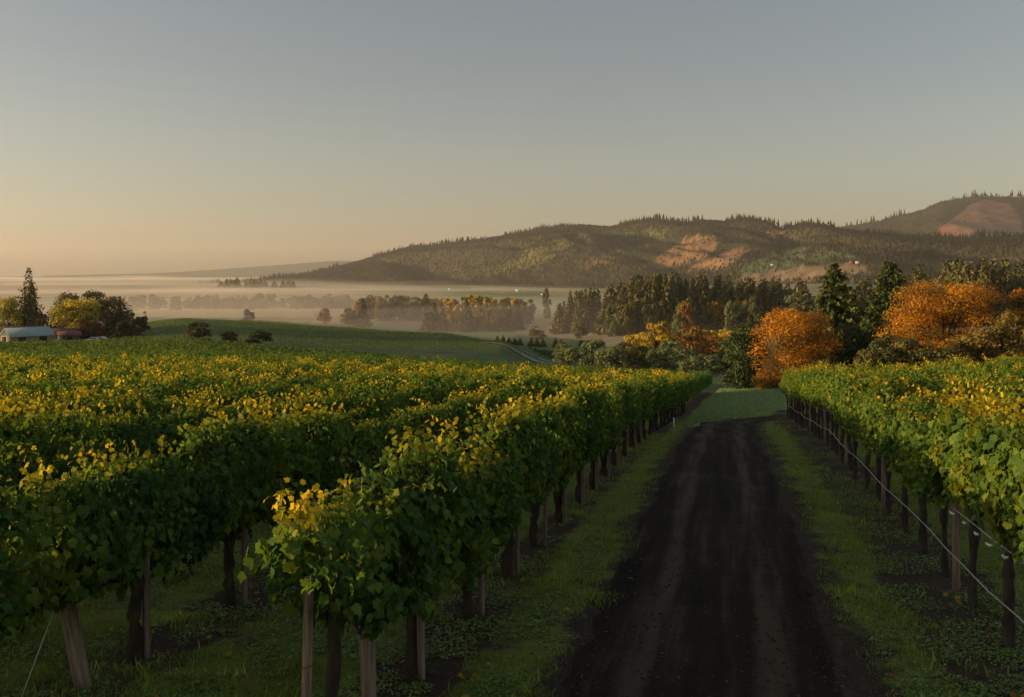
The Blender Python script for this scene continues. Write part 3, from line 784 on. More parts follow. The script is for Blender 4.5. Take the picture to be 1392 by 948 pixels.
def far_vines():
    Vs, Fs, Cs, off = [], [], [], 0
    for d, side, k, n, lat in spots[NIND:] + extra:
        gr = 0.9 * float(sstep(58, 84, d)) * (side == 'L')            # blends leaf colour to plain green towards the far end of the block
        key = int(abs(lat) * 1000 + d * 37)
        g, x, y, z, tilt = vine_frame(d, lat, SPL, key)
        V, Fx, C = FAR3[side, int(g.integers(0, 5))]
        V = V * np.array((1 if g.random() < .5 else -1, (0.9 + 0.3 * g.random()) * (1 if g.random() < .5 else -1), 0.93 + 0.14 * g.random()))
        V = V + np.array((0, 0, 1)) * (-math.tan(tilt) * V[:, :1])
        c, s_ = math.cos(ROT), math.sin(ROT)
        Vs.append(np.stack([V[:, 0] * c - V[:, 1] * s_ + x, V[:, 0] * s_ + V[:, 1] * c + y, V[:, 2] + z], 1))
        Fs.append(Fx + off); Cs.append(C * (1 - gr) + gr * (G1 * 0.5 + G2 * 0.6) * (0.75 + 0.5 * g.random((len(C), 1)))); off += len(V)
    o = link('distant_vines', build_mesh('distant_vines', np.concatenate(Vs), np.concatenate(Fs), M_LEAF, {'col': np.concatenate(Cs)}))
    tag(o, 'mass of yellow tipped vine rows stretching away up to the field edge', 'vineyard', kind='stuff')
far_vines()

def row_field(name, label, origin, direc, nrows, sp, length, keep, cols, size, step, hgt, wid=0.35):
    """far vine rows, seen as green texture: leaf clumps strung along straight rows"""
    direc = np.array(direc) / np.hypot(*direc); side = np.array((-direc[1], direc[0]))
    a = np.arange(0, length, step)
    A, B = np.meshgrid(a, np.arange(nrows) * sp)
    A = (A + rng.uniform(-step, step, A.shape)).ravel(); B = B.ravel()
    XY = np.array(origin) + A[:, None] * direc + (B + rng.normal(0, wid, len(B)))[:, None] * side
    z = ground_z(XY[:, 0], XY[:, 1])
    P = np.stack([XY[:, 0], XY[:, 1], z + hgt * rng.random(len(z)) ** 0.6], 1)
    u, y = screen(P)
    P = P[keep(u, y, P)]
    n = len(P)
    Nn = rng.normal(0, .6, (n, 3)) + np.array((0, -0.6, 0.5)); Tt = rng.normal(0, .5, (n, 3)) + np.array((0, 0, -0.6))
    c = np.array(cols); w = rng.random((n, 1)) * 0.6 + 0.4 * fbm(P[:, 0] * .03, P[:, 1] * .03, 15)[:, None]
    C = c[0] * (1 - w) + c[1] * w
    V, Fx, Cc = leaf_arrays(P, Tt, Nn, size * (0.7 + 0.6 * rng.random(n)), C, LEAF_C)
    o = link(name, build_mesh(name, V, Fx, M_LEAF, {'col': Cc}))
    tag(o, label, 'vineyard', kind='stuff')
row_field('vineyard_block', 'dark green vine rows beyond the yellow tipped rows at far left', (-190, 108), (1, 0.10), 46, 2.6, 260,
          lambda u, y, P: (u > -80) & (u < 700) & (P[:, 1] > np.interp(u, [0, 330, 760], [106, 104, 116])) & (P[:, 1] < np.interp(u, [0, 250, 450, 700], [235, 235, 195, 150])), [(0.055, 0.105, 0.022), (0.11, 0.15, 0.028)], 0.45, 0.22, 1.5)
row_field('hillside_vineyard', 'green vine rows on the smooth knoll before the misty valley', (-210, 245), (1, 0.16), 44, 5.2, 300,
          lambda u, y, P: (u > 110) & in_poly(u, y, [(150, 425), (330, 425), (450, 435), (600, 446), (675, 458), (740, 489), (700, 500), (100, 500)]), [(0.075, 0.125, 0.028), (0.13, 0.175, 0.04)], 0.36, 0.32, 0.75)
row_field('orchard_rows', 'green orchard rows beside the farm track below the knoll', (-10, 250), (0.5, 1), 26, 5, 170,
          lambda u, y, P: in_poly(u, y, [(695, 462), (720, 455), (810, 462), (870, 500), (800, 505), (765, 494)]), [(0.03, 0.055, 0.022), (0.055, 0.08, 0.03)], 0.8, 0.6, 1.8)

# ------------------------------------------------------------------ posts, stakes and wires
def post_mesh(h, r, square=False, lean=0.0, mat=None):
    mb = MB()
    z = np.linspace(-0.25, h, 8)
    pts = np.stack([lean * z, 0 * z, z], 1)
    if square:
        mb.tube(pts, r * 1.2, 4, 0.02)
    else:
        mb.tube(np.vstack([pts, [lean * (h + .004), 0, h + 0.004]]), np.append(np.full(8, r) * (1 + 0.04 * rng.normal(size=8)), r * 0.8), 12, 0.03)
    return mb.mesh('post', mat or M_POST, not square)
STK = [post_mesh(1.75, 0.034, True, 0.01 * k, M_STAKE) for k in (-1, 0, 1, 2)]
def stake(lat, d, mesh, label, name='vine_stake', cat='stake', group='wooden stakes beside the vines left of the road', rotz=0, off=0):
    x, y = row_point(lat + off, d)
    o = link(name, mesh, None, (x, y, gz(x, y)), (0, 0, rotz)); tag(o, label, cat, group); return o
o = stake(L0, 7.32, post_mesh(1.62, 0.038, False, 0.02), 'thin round stake with red tie at the near end of the roadside row', 'end_stake', 'stake', None)
mb = MB()
for a in np.linspace(0, 6.28, 13)[:-1]:
    b = a + 0.5236
    mb.tube([(0.052 * math.cos(a), 0.052 * math.sin(a), 0.95 + 0.012 * math.cos(a)), (0.052 * math.cos(b), 0.052 * math.sin(b), 0.95 + 0.012 * math.cos(b))], 0.004, 4)
link('tie', mb.mesh('tie', noisy_mat('red_cord', (0.20, 0.03, 0.015), (0.28, 0.05, 0.02), 30)), o, (0.02, 0, 0))
stake(L0, 8.62, post_mesh(1.75, 0.070, False, -0.03), 'thick weathered wooden end post under the first vine left of the road', 'end_post', 'post', None)
o = stake(L0 - LS, 9.45, post_mesh(2.0, 0.082, False, 0.0), 'leaning weathered wooden end post of the second vine row at the left', 'end_post', 'post', None)
o.rotation_euler = (R(-4), R(-13), 0)
for n, d in enumerate([9.67, 11.95, 13.9, 15.95, 17.8, 19.9, 21.9, 24, 26, 28.1, 30.2, 32.2]):
    stake(L0, d, STK[n % 4], f'{ORD[n]} square stake from the near end in the roadside row left of the road', rotz=0.3 * n, off=0.12)
for n, d in enumerate([10.3, 12.35, 14.4]):
    stake(L0 - LS, d, STK[(n + 1) % 4], f'{ORD[n]} square stake past the leaning post in the second row left of the road', rotz=0.4 * n, off=0.1)
PR = post_mesh(2.2, 0.05, False, 0.0, M_STAKE)
for n, d in enumerate([13.1, 19.5, 25.9, 32.3, 38.7, 45.1]):
    stake(R0, d, PR, f'{ORD[n]} dark trellis post from the near end among the trunks right of the road', 'trellis_post', 'post', 'trellis posts in the row right of the road')
w = post_mesh(0.42, 0.035, False, 0.0, noisy_mat('white_paint', (0.6, 0.6, 0.58), (0.8, 0.8, 0.78), 10))
stake(L0 + 0.45, 44, w, 'short white marker stake beside the far part of the left roadside row', 'marker_stake', 'stake', None)

def wire(name, label, lat, d0, d1, hf, r, mat, n=90):
    d = np.linspace(d0, d1, n)
    x, y = row_point(lat, d)
    mb = MB(); mb.tube(np.stack([x, y, ground_z(x, y) + hf(d)], 1), r, 6)
    o = link(name, mb.mesh(name, mat, True)); tag(o, label, 'wire' if 'wire' in name else 'hose'); return o
M_HOSE = noisy_mat('drip_hose_plastic', (0.26, 0.24, 0.22), (0.36, 0.34, 0.31), 20, 0.45, spec=0.5)
M_WIRE = noisy_mat('galvanised_wire', (0.42, 0.42, 0.42), (0.6, 0.6, 0.6), 5, 0.4, spec=0.5)
wire('drip_hose', 'pale drip hose sagging in front of the trunks right of the road', R0 - 0.10, 6.5, 57, lambda d: 0.56 + 0.03 * np.sin(d * 0.9) + 0.08 * (d > 40) * (d - 40) / 10, 0.0085, M_HOSE)
wire('fruiting_wire', 'shiny wire along the cordons of the row right of the road', R0 - 0.04, 6.5, 57, lambda d: 1.13 + 0.01 * np.sin(d * 1.9), 0.005, M_WIRE)
M_NET = noisy_mat('white_netting', (0.45, 0.45, 0.43), (0.75, 0.75, 0.72), 40)
for d in np.concatenate([np.arange(10.2, 15.5, 0.62), np.arange(17, 21, 0.8)]):
    ln = 0.12 + 0.22 * rng.random(); mb = MB()
    x0, y0 = row_point(R0 - 0.12, d); x1, y1 = row_point(R0 - 0.12, d + ln)
    z0, z1 = gz(x0, y0) + 1.12, gz(x1, y1) + 1.10
    mb.tube([(x0, y0, z0), ((x0 + x1) / 2, (y0 + y1) / 2, (z0 + z1) / 2 - 0.012), (x1, y1, z1)], [0.011, 0.019, 0.011], 6)
    tag(link('netting_roll', mb.mesh('netting_roll', M_NET)), 'short roll of white netting clipped along the wire right of the road', 'netting', 'rolls of white netting on the wire')
x, y = row_point(L0, 7.95)
mb = MB(); mb.tube([(x - 0.05, y, gz(x, y) - 0.05), (x, y, gz(x, y) + 1.0)], 0.004, 5)
tag(link('guy_wire', mb.mesh('guy_wire', M_WIRE)), 'thin anchor wire beside the end post of the roadside row', 'wire')
x, y = row_point(L0 - LS, 8.95)
mb = MB(); mb.tube([(x - 0.2, y - .25, gz(x, y) - 0.05), (x + 0.08, y + .3, gz(x, y) + 1.2)], 0.004, 5)
tag(link('guy_wire', mb.mesh('guy_wire', M_WIRE)), 'thin slanting anchor wire below the leaning post at far left', 'wire')

# grape clusters hanging under the first vine
def grape_cluster(parent, loc, seed):
    g = np.random.default_rng(seed); mb = MB()
    for k in range(46):
        f = g.random(); r = 0.045 * (1 - f) ** 0.7 + 0.006; a = g.random() * 6.28
        c = np.array((r * math.cos(a), r * math.sin(a), -0.16 * f)); q = 0.0095
        V = c + q * np.array([(0, 0, 1), (1, 0, .3), (.3, .95, .3), (-.8, .6, .3), (-.8, -.6, .3), (.3, -.95, .3), (.8, .6, -.4), (-.3, .95, -.4), (-1, 0, -.4), (-.3, -.95, -.4), (.8, -.6, -.4), (0, 0, -1)])
        Fi = [(0, 1, 2), (0, 2, 3), (0, 3, 4), (0, 4, 5), (0, 5, 1), (1, 6, 2), (2, 6, 7), (2, 7, 3), (3, 7, 8), (3, 8, 4), (4, 8, 9), (4, 9, 5), (5, 9, 10), (5, 10, 1), (1, 10, 6), (11, 7, 6), (11, 8, 7), (11, 9, 8), (11, 10, 9), (11, 6, 10)]
        mb.add(V, None, Fi)
    return link('grape_cluster', mb.mesh('grape_cluster', M_GRAPE, True), parent, loc)
M_GRAPE = noisy_mat('dark_grape_skin', (0.012, 0.008, 0.022), (0.03, 0.018, 0.04), 30, 0.4, spec=0.4)
for i, (key, loc) in enumerate([(('L', 0, 0), (0.25, -0.16, 1.16)), (("L", 0, 0), (-0.15, 0.10, 1.26)), (("L", 0, 0), (0.7, -0.18, 1.10)), (("L", 0, 1), (0.1, -0.20, 0.98))]):
    if key in VINES: grape_cluster(VINES[key], loc, i)

# ------------------------------------------------------------------ grass, clover and litter on the near ground
def near_scatter(n, seed, dmin, dmax, dens):
    g = np.random.default_rng(seed)
    d = dmin * (dmax / dmin) ** (g.random(n) ** 1.0)
    u = g.uniform(-40, 1432, n)
    x = (u - CX) / F * d
    keep = dens(x, d, g)
    return g, x[keep], d[keep]
def grass_density(x, y, g):
    rd = road_dist(x, y)
    n = fbm(x * 1.1, y * 1.1, 81) ; n3 = fbm(x * 0.35, y * 0.35, 84)
    soil = 1 - sstep(0.30, 0.8, row_dist(x, y)); la = lat_of(x, y)
    pr = sstep(0.38, 0.54, n * 0.6 + n3 * 0.5 - 0.12 * soil)
    pr = pr * sstep(1.4, 1.9, rd + 0.9 * (n - 0.5)) * np.where(np.abs(la - R0 + 0.15) < 0.7, 0.6, 1)
    pr = np.where((la > R0 + 1) & (y < 50), pr * 0.5, pr)
    return g.random(len(x)) < pr
g, x, y = near_scatter(850000, 5, 6.0, 60, grass_density)
n = len(x)
P = np.stack([x, y, ground_z(x, y) - 0.005], 1)
T = np.stack([g.normal(0, .55, n), g.normal(0, .55, n), np.ones(n)], 1); N_ = np.stack([g.normal(0, 1, n), g.normal(0, 1, n), np.full(n, .3)], 1)
tuft = fbm(x * 2.3, y * 2.3, 85)
sz = (0.024 + 0.11 * tuft ** 2.5 + 0.08 * (g.random(n) > 0.98)) * (0.7 + 0.6 * g.random(n)) * (1 + sstep(10, 50, y) * 0.6)
w = g.random((n, 1))
C = (np.array((0.13, 0.20, 0.028)) * (1 - w) + np.array((0.25, 0.33, 0.055)) * w) * (0.6 + 0.9 * fbm(x * 1.7, y * 1.7, 87))[:, None]
dry = g.random(n) < 0.05; C[dry] = (0.16, 0.12, 0.06)
V, Fx, Cc = leaf_arrays(P, T, N_, sz, C, (BLADE[0] * np.array((1.3, 1, 1)), BLADE[1]))
tag(link('grass', build_mesh('grass', V, Fx, M_GRASS, {'col': Cc})), 'short green grass on the verges and between the vine rows', 'grass', kind='stuff')

def clover_density(x, y, g):
    n = fbm(x * 1.6, y * 1.6, 91); rd = road_dist(x, y)
    return (g.random(len(x)) < sstep(0.38, 0.60, n) * 0.85) & (rd > 1.55 + 0.4 * n)
g, x, y = near_scatter(420000, 15, 6.0, 34, clover_density)
n = len(x)
P = np.stack([x, y, ground_z(x, y) + 0.01 + 0.07 * g.random(n) * fbm(x * 1.6, y * 1.6, 91)], 1)
C = np.array((0.11, 0.165, 0.032)) * (0.6 + 1.0 * g.random((n, 1))); C[g.random(n) < 0.06] = (0.12, 0.11, 0.02)
V, Fx, Cc = leaf_arrays(P, g.normal(0, 1, (n, 3)) * np.array((1, 1, .2)), np.stack([g.normal(0, .35, n), g.normal(0, .35, n), np.ones(n)], 1), 0.013 + 0.030 * g.random(n) ** 1.5, C, LEAF_C)
tag(link('clover', build_mesh('clover', V, Fx, M_GRASS, {'col': Cc})), 'low broad leaved weeds and clover between the vine rows', 'ground cover', kind='stuff')

def litter_density(x, y, g): return g.random(len(x)) < np.where(row_dist(x, y) < 0.8, 0.9, 0.25) * np.where(road_dist(x, y) < 1.7, 0.02, 1)
g, x, y = near_scatter(3600, 35, 6.0, 40, litter_density)
n = len(x); lc = np.array([(0.20, 0.10, 0.03), (0.30, 0.21, 0.03), (0.11, 0.06, 0.03), (0.15, 0.15, 0.03)])
V, Fx, Cc = leaf_arrays(np.stack([x, y, ground_z(x, y) + 0.035 + 0.02 * g.random(n)], 1), g.normal(0, 1, (n, 3)) * np.array((1, 1, .15)), np.stack([g.normal(0, .35, n), g.normal(0, .35, n), np.ones(n)], 1),
    0.03 + 0.045 * g.random(n), lc[g.integers(0, 4, n)] * (0.6 + 0.8 * g.random((n, 1))), LEAF_A)
tag(link('fallen_leaves', build_mesh('fallen_leaves', V, Fx, M_LEAF, {'col': Cc})), 'fallen yellow and brown vine leaves under the rows', 'leaves', kind='stuff')

def field_density(x, y, g):
    u, yy = screen(np.stack([x, y, ground_z(x, y)], 1))
    return in_poly(u, yy, GRASSFIELD) & (y > 45) & (road_dist(x, y) > 1.6)
g, x, y = near_scatter(600000, 19, 45, 125, field_density)
n = len(x)
P = np.stack([x, y, ground_z(x, y)], 1)
C = np.array((0.19, 0.26, 0.11)) * (0.6 + 0.8 * g.random((n, 1)))
V, Fx, Cc = leaf_arrays(P, np.stack([g.normal(0, .6, n), g.normal(0, .6, n), np.ones(n)], 1), g.normal(0, 1, (n, 3)), 0.10 + 0.12 * g.random(n), C, (BLADE[0] * np.array((3, 1, 1)), BLADE[1]))
tag(link('meadow_grass', build_mesh('meadow_grass', V, Fx, M_GRASS, {'col': Cc})), 'pale dewy grass patch beyond the bend of the dirt road', 'grass', kind='stuff')

def clod_density(x, y, g): return (road_dist(x, y) < 1.75 + 0.5 * g.random(len(x))) | (g.random(len(x)) < 0.22)
g, x, y = near_scatter(80000, 25, 6.0, 34, clod_density)
n = len(x)
oc = np.array([(1, 0, 0), (0, 1, 0), (-1, 0, 0), (0, -1, 0), (0, 0, .8), (0, 0, -.6)])
of = np.array([(0, 1, 4), (1, 2, 4), (2, 3, 4), (3, 0, 4), (1, 0, 5), (2, 1, 5), (3, 2, 5), (0, 3, 5)])
s = 0.004 + 0.020 * g.random(n) ** 7 + 0.012 * (np.abs(road_dist(x, y) - 1.55) < 0.35) * g.random(n) ** 3
on = np.where(road_dist(x, y) < 1.3, 0.03, 0.0)
V = np.stack([x, y, ground_z(x, y) + on], 1)[:, None] + s[:, None, None] * oc[None] * (0.6 + 0.8 * g.random((n, 6, 1)))
C = np.array((0.050, 0.039, 0.028)) * (0.6 + 1.2 * g.random((n, 1)) ** 2)
tag(link('gravel', build_mesh('gravel', V.reshape(-1, 3), (np.arange(n)[:, None, None] * 6 + of[None]).reshape(-1, 3),
    noisy_mat('stone_and_clod', (0.8, 0.8, 0.8), (1.2, 1.2, 1.2), 30, use_col=True), {'col': np.repeat(C, 6, 0)})), 'loose dark clods and small stones on the dirt road', 'gravel', kind='stuff')

# ------------------------------------------------------------------ trees
def broadleaf(seed, n_leaf, size, cols, flat=0.7, shape=1.0, nblob=34, low=0.16, trunk=True, tpl=LEAF_C, gap=0.0):
    """unit tree: height 1, crown width 1. Returns trunk mesh, crown mesh"""
    g = np.random.default_rng(seed)
    B = []
    for k in range(nblob):
        f = (k + 0.5) / nblob
        zz = low + (1 - low) * (0.04 + 0.86 * g.random() ** 0.85)
        t = (zz - low) / (1 - low)
        rmax = 0.5 * np.sqrt(max(0.02, 1 - ((t - 0.38) / 0.64) ** 2)) ** shape
        a = g.random() * 6.283; rr = rmax * (0.35 + 0.62 * g.random() ** 0.6) * 0.86
        B.append((rr * math.cos(a), rr * math.sin(a), zz, (0.10 + 0.09 * g.random()) * (0.75 + 0.5 * (1 - abs(t - 0.4)))))
    B = np.array(B)
    w = B[:, 3] ** 2; k = g.choice(nblob, n_leaf, p=w / w.sum())
    v = unit(g.normal(0, 1, (n_leaf, 3))); v[:, 2] = np.where(v[:, 2] < -0.3, -v[:, 2] * 0.6, v[:, 2])
    rad = B[k, 3] * (0.62 + 0.5 * g.random(n_leaf) ** 0.7 + 0.25 * (g.random(n_leaf) > 0.93))
    P = B[k, :3] + v * rad[:, None] * np.array((1, 1, flat))
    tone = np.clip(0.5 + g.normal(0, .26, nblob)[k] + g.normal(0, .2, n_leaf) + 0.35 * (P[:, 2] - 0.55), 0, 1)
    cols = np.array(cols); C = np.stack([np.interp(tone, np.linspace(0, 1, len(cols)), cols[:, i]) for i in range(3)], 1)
    Nn = v * 0.8 + g.normal(0, .38, (n_leaf, 3)) + np.array((0, 0, .25)); Tt = g.normal(0, .7, (n_leaf, 3)) + v * 0.3 + np.array((0, 0, -.35))
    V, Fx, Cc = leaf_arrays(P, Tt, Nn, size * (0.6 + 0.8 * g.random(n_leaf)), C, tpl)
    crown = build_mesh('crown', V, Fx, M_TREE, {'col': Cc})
    mb = MB()
    z = np.linspace(-0.02, 0.72, 7); tx = g.normal(0, .008, 7).cumsum(); ty = g.normal(0, .008, 7).cumsum()
    mb.tube(np.stack([tx, ty, z], 1), np.interp(z, [0, .05, .72], [0.042, .03, .007]), 8, 0.1)
    for q in g.permutation(nblob)[:12]:
        zb_ = 0.14 + 0.45 * g.random(); i = np.searchsorted(z, zb_) - 1
        b = np.array((tx[i], ty[i], zb_)); e = B[q, :3]
        mb.tube([b, b * .5 + e * .5 + np.array((0, 0, .03)), e], [0.013, 0.008, 0.003], 5)
    return mb.mesh('trunk', M_TBARK, True), crown

def conifer(seed, whorls, per, spr, size, cols, ragged=0.25, low=0.08, power=0.85, droop=0.35, double=False):
    """unit conifer: height 1, spread 1 (radius .5 at the base)"""
    g = np.random.default_rng(seed)
    P, T, N_, Sz, C = [], [], [], [], []
    cols = np.array(cols); mb = MB()
    tops = [(0, 0, 1.0, 1.0)] + ([(0.12, 0.05, 0.82, 0.7)] if double else [])
    for ox, oy, H, sc in tops:
        zz = np.linspace(-0.02, H, 8)
        mb.tube(np.stack([ox * np.minimum(zz * 3, 1), oy * np.minimum(zz * 3, 1), zz], 1), np.linspace(0.018, 0.002, 8), 7)
        for w in range(whorls):
            f = (w + g.random() * 0.8) / whorls
            z = low + (H - low) * f * 0.985
            rr = 0.5 * sc * (1 - f) ** power * (1 - 0.35 * max(0, 0.16 - f) / 0.16) + 0.012
            nb = max(3, int(per * (1 - 0.55 * f)))
            az0 = g.random() * 6.28
            for b in range(nb):
                if g.random() < 0.07: continue
                a = az0 + 6.283 * b / nb + g.normal(0, .25)
                ln = rr * (1 - ragged + 2 * ragged * g.random() ** 1.2)
                m = max(2, int(spr * (0.35 + ln / 0.5)))
                s = np.linspace(0.18, 1, m) + g.normal(0, .04, m)
                dirh = np.array((math.cos(a), math.sin(a), 0)); sidev = np.array((-math.sin(a), math.cos(a), 0))
                up = 0.10 - droop * s + 0.10 * s ** 3
                jit = g.normal(0, 1, (m, 1)) * 0.16 * ln * (1.1 - s[:, None])
                p = np.array((ox, oy, z)) + dirh * (s * ln)[:, None] + sidev * jit + np.array((0, 0, 1)) * (up * ln)[:, None]
                P.append(p)
                T.append(dirh + sidev * g.normal(0, .75, (m, 1)) + np.array((0, 0, -.30)) + g.normal(0, .18, (m, 3)))
                N_.append(np.array((0, 0, 1.0)) + g.normal(0, .5, (m, 3)))
                Sz.append(size * (0.65 + 0.6 * g.random(m)) * (0.55 + 0.6 * (1 - f)))
                tn = np.clip(0.4 + g.normal(0, .2) + 0.3 * s + g.normal(0, .15, m), 0, 1)
                C.append(np.stack([np.interp(tn, np.linspace(0, 1, len(cols)), cols[:, i]) for i in range(3)], 1))
    P, T, N_, Sz, C = (np.concatenate(q) for q in (P, T, N_, Sz, C))
    V, Fx, Cc = leaf_arrays(P, T, N_, Sz, C, (SPRAY[0] * np.array((1.7, 1, 1)), SPRAY[1]))
    return mb.mesh('trunk', M_TBARK, True), build_mesh('crown', V, Fx, M_NEEDLE, {'col': Cc})

def plant(kind, tc, u, d, ytop, wpx, label, cat='tree', group=None, rotz=None, base=None, name=None):
    x = (u - CX) / F * d; z = gz(x, d) - 0.1
    if base is not None: z = CAMZ - (base - HY) / F * d
    h = CAMZ - (ytop - HY) / F * d - z
    w = wpx / F * d
    t = root(name or kind, label, cat, (x, d, z), 0, group)
    for nm, me in zip(('trunk', 'crown'), tc):
        link(nm, me, t, (0, 0, 0), (0, 0, random.random() * 6.28 if rotz is None else rotz), (w, w, h))
    return t

ORANGE = [(0.085, 0.075, 0.012), (0.24, 0.115, 0.011), (0.42, 0.165, 0.010), (0.58, 0.26, 0.014)]
DULLGOLD = [(0.08, 0.065, 0.018), (0.17, 0.125, 0.025), (0.30, 0.20, 0.035)]
GOLD = [(0.20, 0.145, 0.022), (0.42, 0.29, 0.03), (0.66, 0.45, 0.045)]
OLIVE = [(0.045, 0.055, 0.015), (0.10, 0.10, 0.025), (0.18, 0.155, 0.04)]
GREEN = [(0.026, 0.044, 0.013), (0.048, 0.074, 0.020), (0.085, 0.115, 0.032)]
WILLOW = [(0.08, 0.105, 0.04), (0.135, 0.16, 0.058), (0.20, 0.21, 0.075)]
FIR = [(0.032, 0.046, 0.015), (0.060, 0.078, 0.022), (0.12, 0.13, 0.032)]
FIRB = [(0.055, 0.055, 0.021), (0.10, 0.092, 0.032), (0.18, 0.15, 0.05)]
RUSSET = [(0.05, 0.022, 0.012), (0.09, 0.04, 0.018), (0.14, 0.06, 0.022)]

# big trees beyond the right hand vines
BIG = 'trees standing beyond the right vineyard block'
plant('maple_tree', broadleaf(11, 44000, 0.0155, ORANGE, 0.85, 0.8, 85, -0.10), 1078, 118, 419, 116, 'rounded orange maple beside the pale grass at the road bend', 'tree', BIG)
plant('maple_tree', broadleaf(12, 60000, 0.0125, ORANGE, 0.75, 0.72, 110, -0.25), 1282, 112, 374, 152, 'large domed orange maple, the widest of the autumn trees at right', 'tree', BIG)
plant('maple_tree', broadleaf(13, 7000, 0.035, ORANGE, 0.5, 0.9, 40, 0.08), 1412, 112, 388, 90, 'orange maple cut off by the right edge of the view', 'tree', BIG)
plant('broadleaf_tree', broadleaf(14, 10000, 0.034, GREEN, 0.8, 0.8, 50, -0.10), 1012, 122, 438, 62, 'dark green bushy tree just left of the rounded orange maple', 'tree', BIG)
plant('fir_tree', conifer(21, 46, 16, 20, 0.085, FIR, 0.32, 0.05, 0.60), 1134, 135, 357, 100, 'dark fir rising behind the rounded orange maple', 'tree', BIG)
plant('fir_tree', conifer(22, 46, 16, 20, 0.085, FIR, 0.34, 0.05, 0.66), 1210, 132, 352, 104, 'taller dark fir just left of the wide domed orange maple', 'tree', BIG)
plant('fir_tree', conifer(23, 30, 13, 10, 0.15, FIR, 0.32, 0.05, 0.6), 1188, 126, 412, 64, 'short dark fir between the two tall firs, lower than both', 'tree', BIG)
plant('broadleaf_tree', broadleaf(15, 8000, 0.040, GREEN, 0.8, 0.8, 40, -0.10), 1160, 120, 440, 60, 'green bushy tree in the gap right of the rounded orange maple', 'tree', BIG)
SH = 'shrubs along the far edge of the right vineyard'
plant('shrub', broadleaf(31, 5000, 0.05, OLIVE, 0.8, 0.8, 30, -0.12), 1215, 100, 458, 75, 'olive shrub under the left side of the wide domed maple', 'shrub', SH)
plant('shrub', broadleaf(32, 4000, 0.04, DULLGOLD, 0.8, 0.8, 30, -0.12), 1335, 100, 443, 84, 'golden brown shrub under the right side of the wide domed maple', 'shrub', SH)
plant('shrub', broadleaf(33, 4000, 0.05, OLIVE, 0.8, 0.8, 30, -0.12), 1275, 98, 464, 70, 'olive shrub under the middle of the wide domed maple', 'shrub', SH)
plant('shrub', broadleaf(34, 4000, 0.04, DULLGOLD, 0.8, 0.8, 30, -0.12), 1385, 98, 424, 66, 'tall golden shrub at the right edge of the view', 'shrub', SH)
plant('shrub', broadleaf(35, 4000, 0.05, [(0.06, 0.06, 0.012), (0.12, 0.11, 0.02), (0.19, 0.15, 0.025)], 0.8, 0.8, 30, -0.12), 1130, 92, 487, 52, 'yellow green shrub low in front of the green bushy tree', 'shrub', SH)
plant('shrub', broadleaf(36, 4000, 0.05, OLIVE, 0.8, 0.8, 30, -0.12), 1180, 96, 472, 44, 'small olive shrub below the short dark fir', 'shrub', SH)

# mid-distance: willows and yellow trees in the side valley
wil = [broadleaf(40 + k, 2600, 0.06, WILLOW, 0.8, 1, 26, -0.12) for k in range(3)]
yel = [broadleaf(44 + k, 2600, 0.06, GOLD, 0.8, 1, 26, -0.12) for k in range(3)]
ora = [broadleaf(47 + k, 2400, 0.06, [(0.12, 0.06, 0.015), (0.22, 0.11, 0.02), (0.32, 0.16, 0.03)], 0.8, 1, 26, -0.12) for k in range(2)]
oli = [broadleaf(50 + k, 2400, 0.06, OLIVE, 0.8, 1, 26, -0.12) for k in range(3)]
for i, (u, d, yt, w) in enumerate([(778, 250, 468, 44), (806, 240, 462, 40), (832, 232, 470, 46), (868, 245, 466, 46), (898, 236, 472, 44), (925, 255, 470, 42), (955, 228, 478, 50), (985, 240, 470, 44), (765, 275, 464, 30), (846, 265, 462, 36), (910, 270, 464, 40), (940, 215, 486, 36)]):
    tc = oli[i % 3] if i in (3, 7, 9) else wil[i % 3]
    plant('willow_tree', tc, u, d, yt, w, 'grey green rounded tree in the hollow behind the vineyard crest', 'tree', 'grey green trees in the hollow below the vineyard', name='broadleaf_tree')
for u, d, yt, w, tc, lb in [(893, 330, 438, 46, yel[0], 'brightest yellow tree in the hollow, left of the orange one'), (872, 345, 448, 32, yel[1], 'small yellow tree left of the brightest yellow tree'),
        (857, 350, 454, 28, yel[2], 'smallest yellow tree at the left end of the golden group'), (938, 320, 444, 46, ora[0], 'orange tree among the yellow trees in the hollow'),
        (920, 350, 447, 30, oli[0], 'olive tree between the yellow and the orange tree'), (965, 340, 452, 34, ora[1], 'amber tree just right of the orange tree in the hollow'), (990, 345, 446, 42, yel[1], 'golden tree beside the dark bushy tree by the road bend'),
        (905, 352, 446, 34, yel[1], 'low golden tree right behind the brightest yellow tree'), (952, 352, 449, 40, yel[0], 'broad golden tree between the orange and the amber tree'),
        (978, 354, 447, 40, yel[2], 'broad golden tree just left of the dark bushy tree'), (1010, 350, 442, 30, yel[2], 'golden tree peeking above the dark bushy tree'), (848, 300, 470, 30, oli[1], 'low olive tree under the small yellow trees')]:
    plant('broadleaf_tree', tc, u, d, yt, w, lb, 'tree', 'golden autumn trees in the hollow')

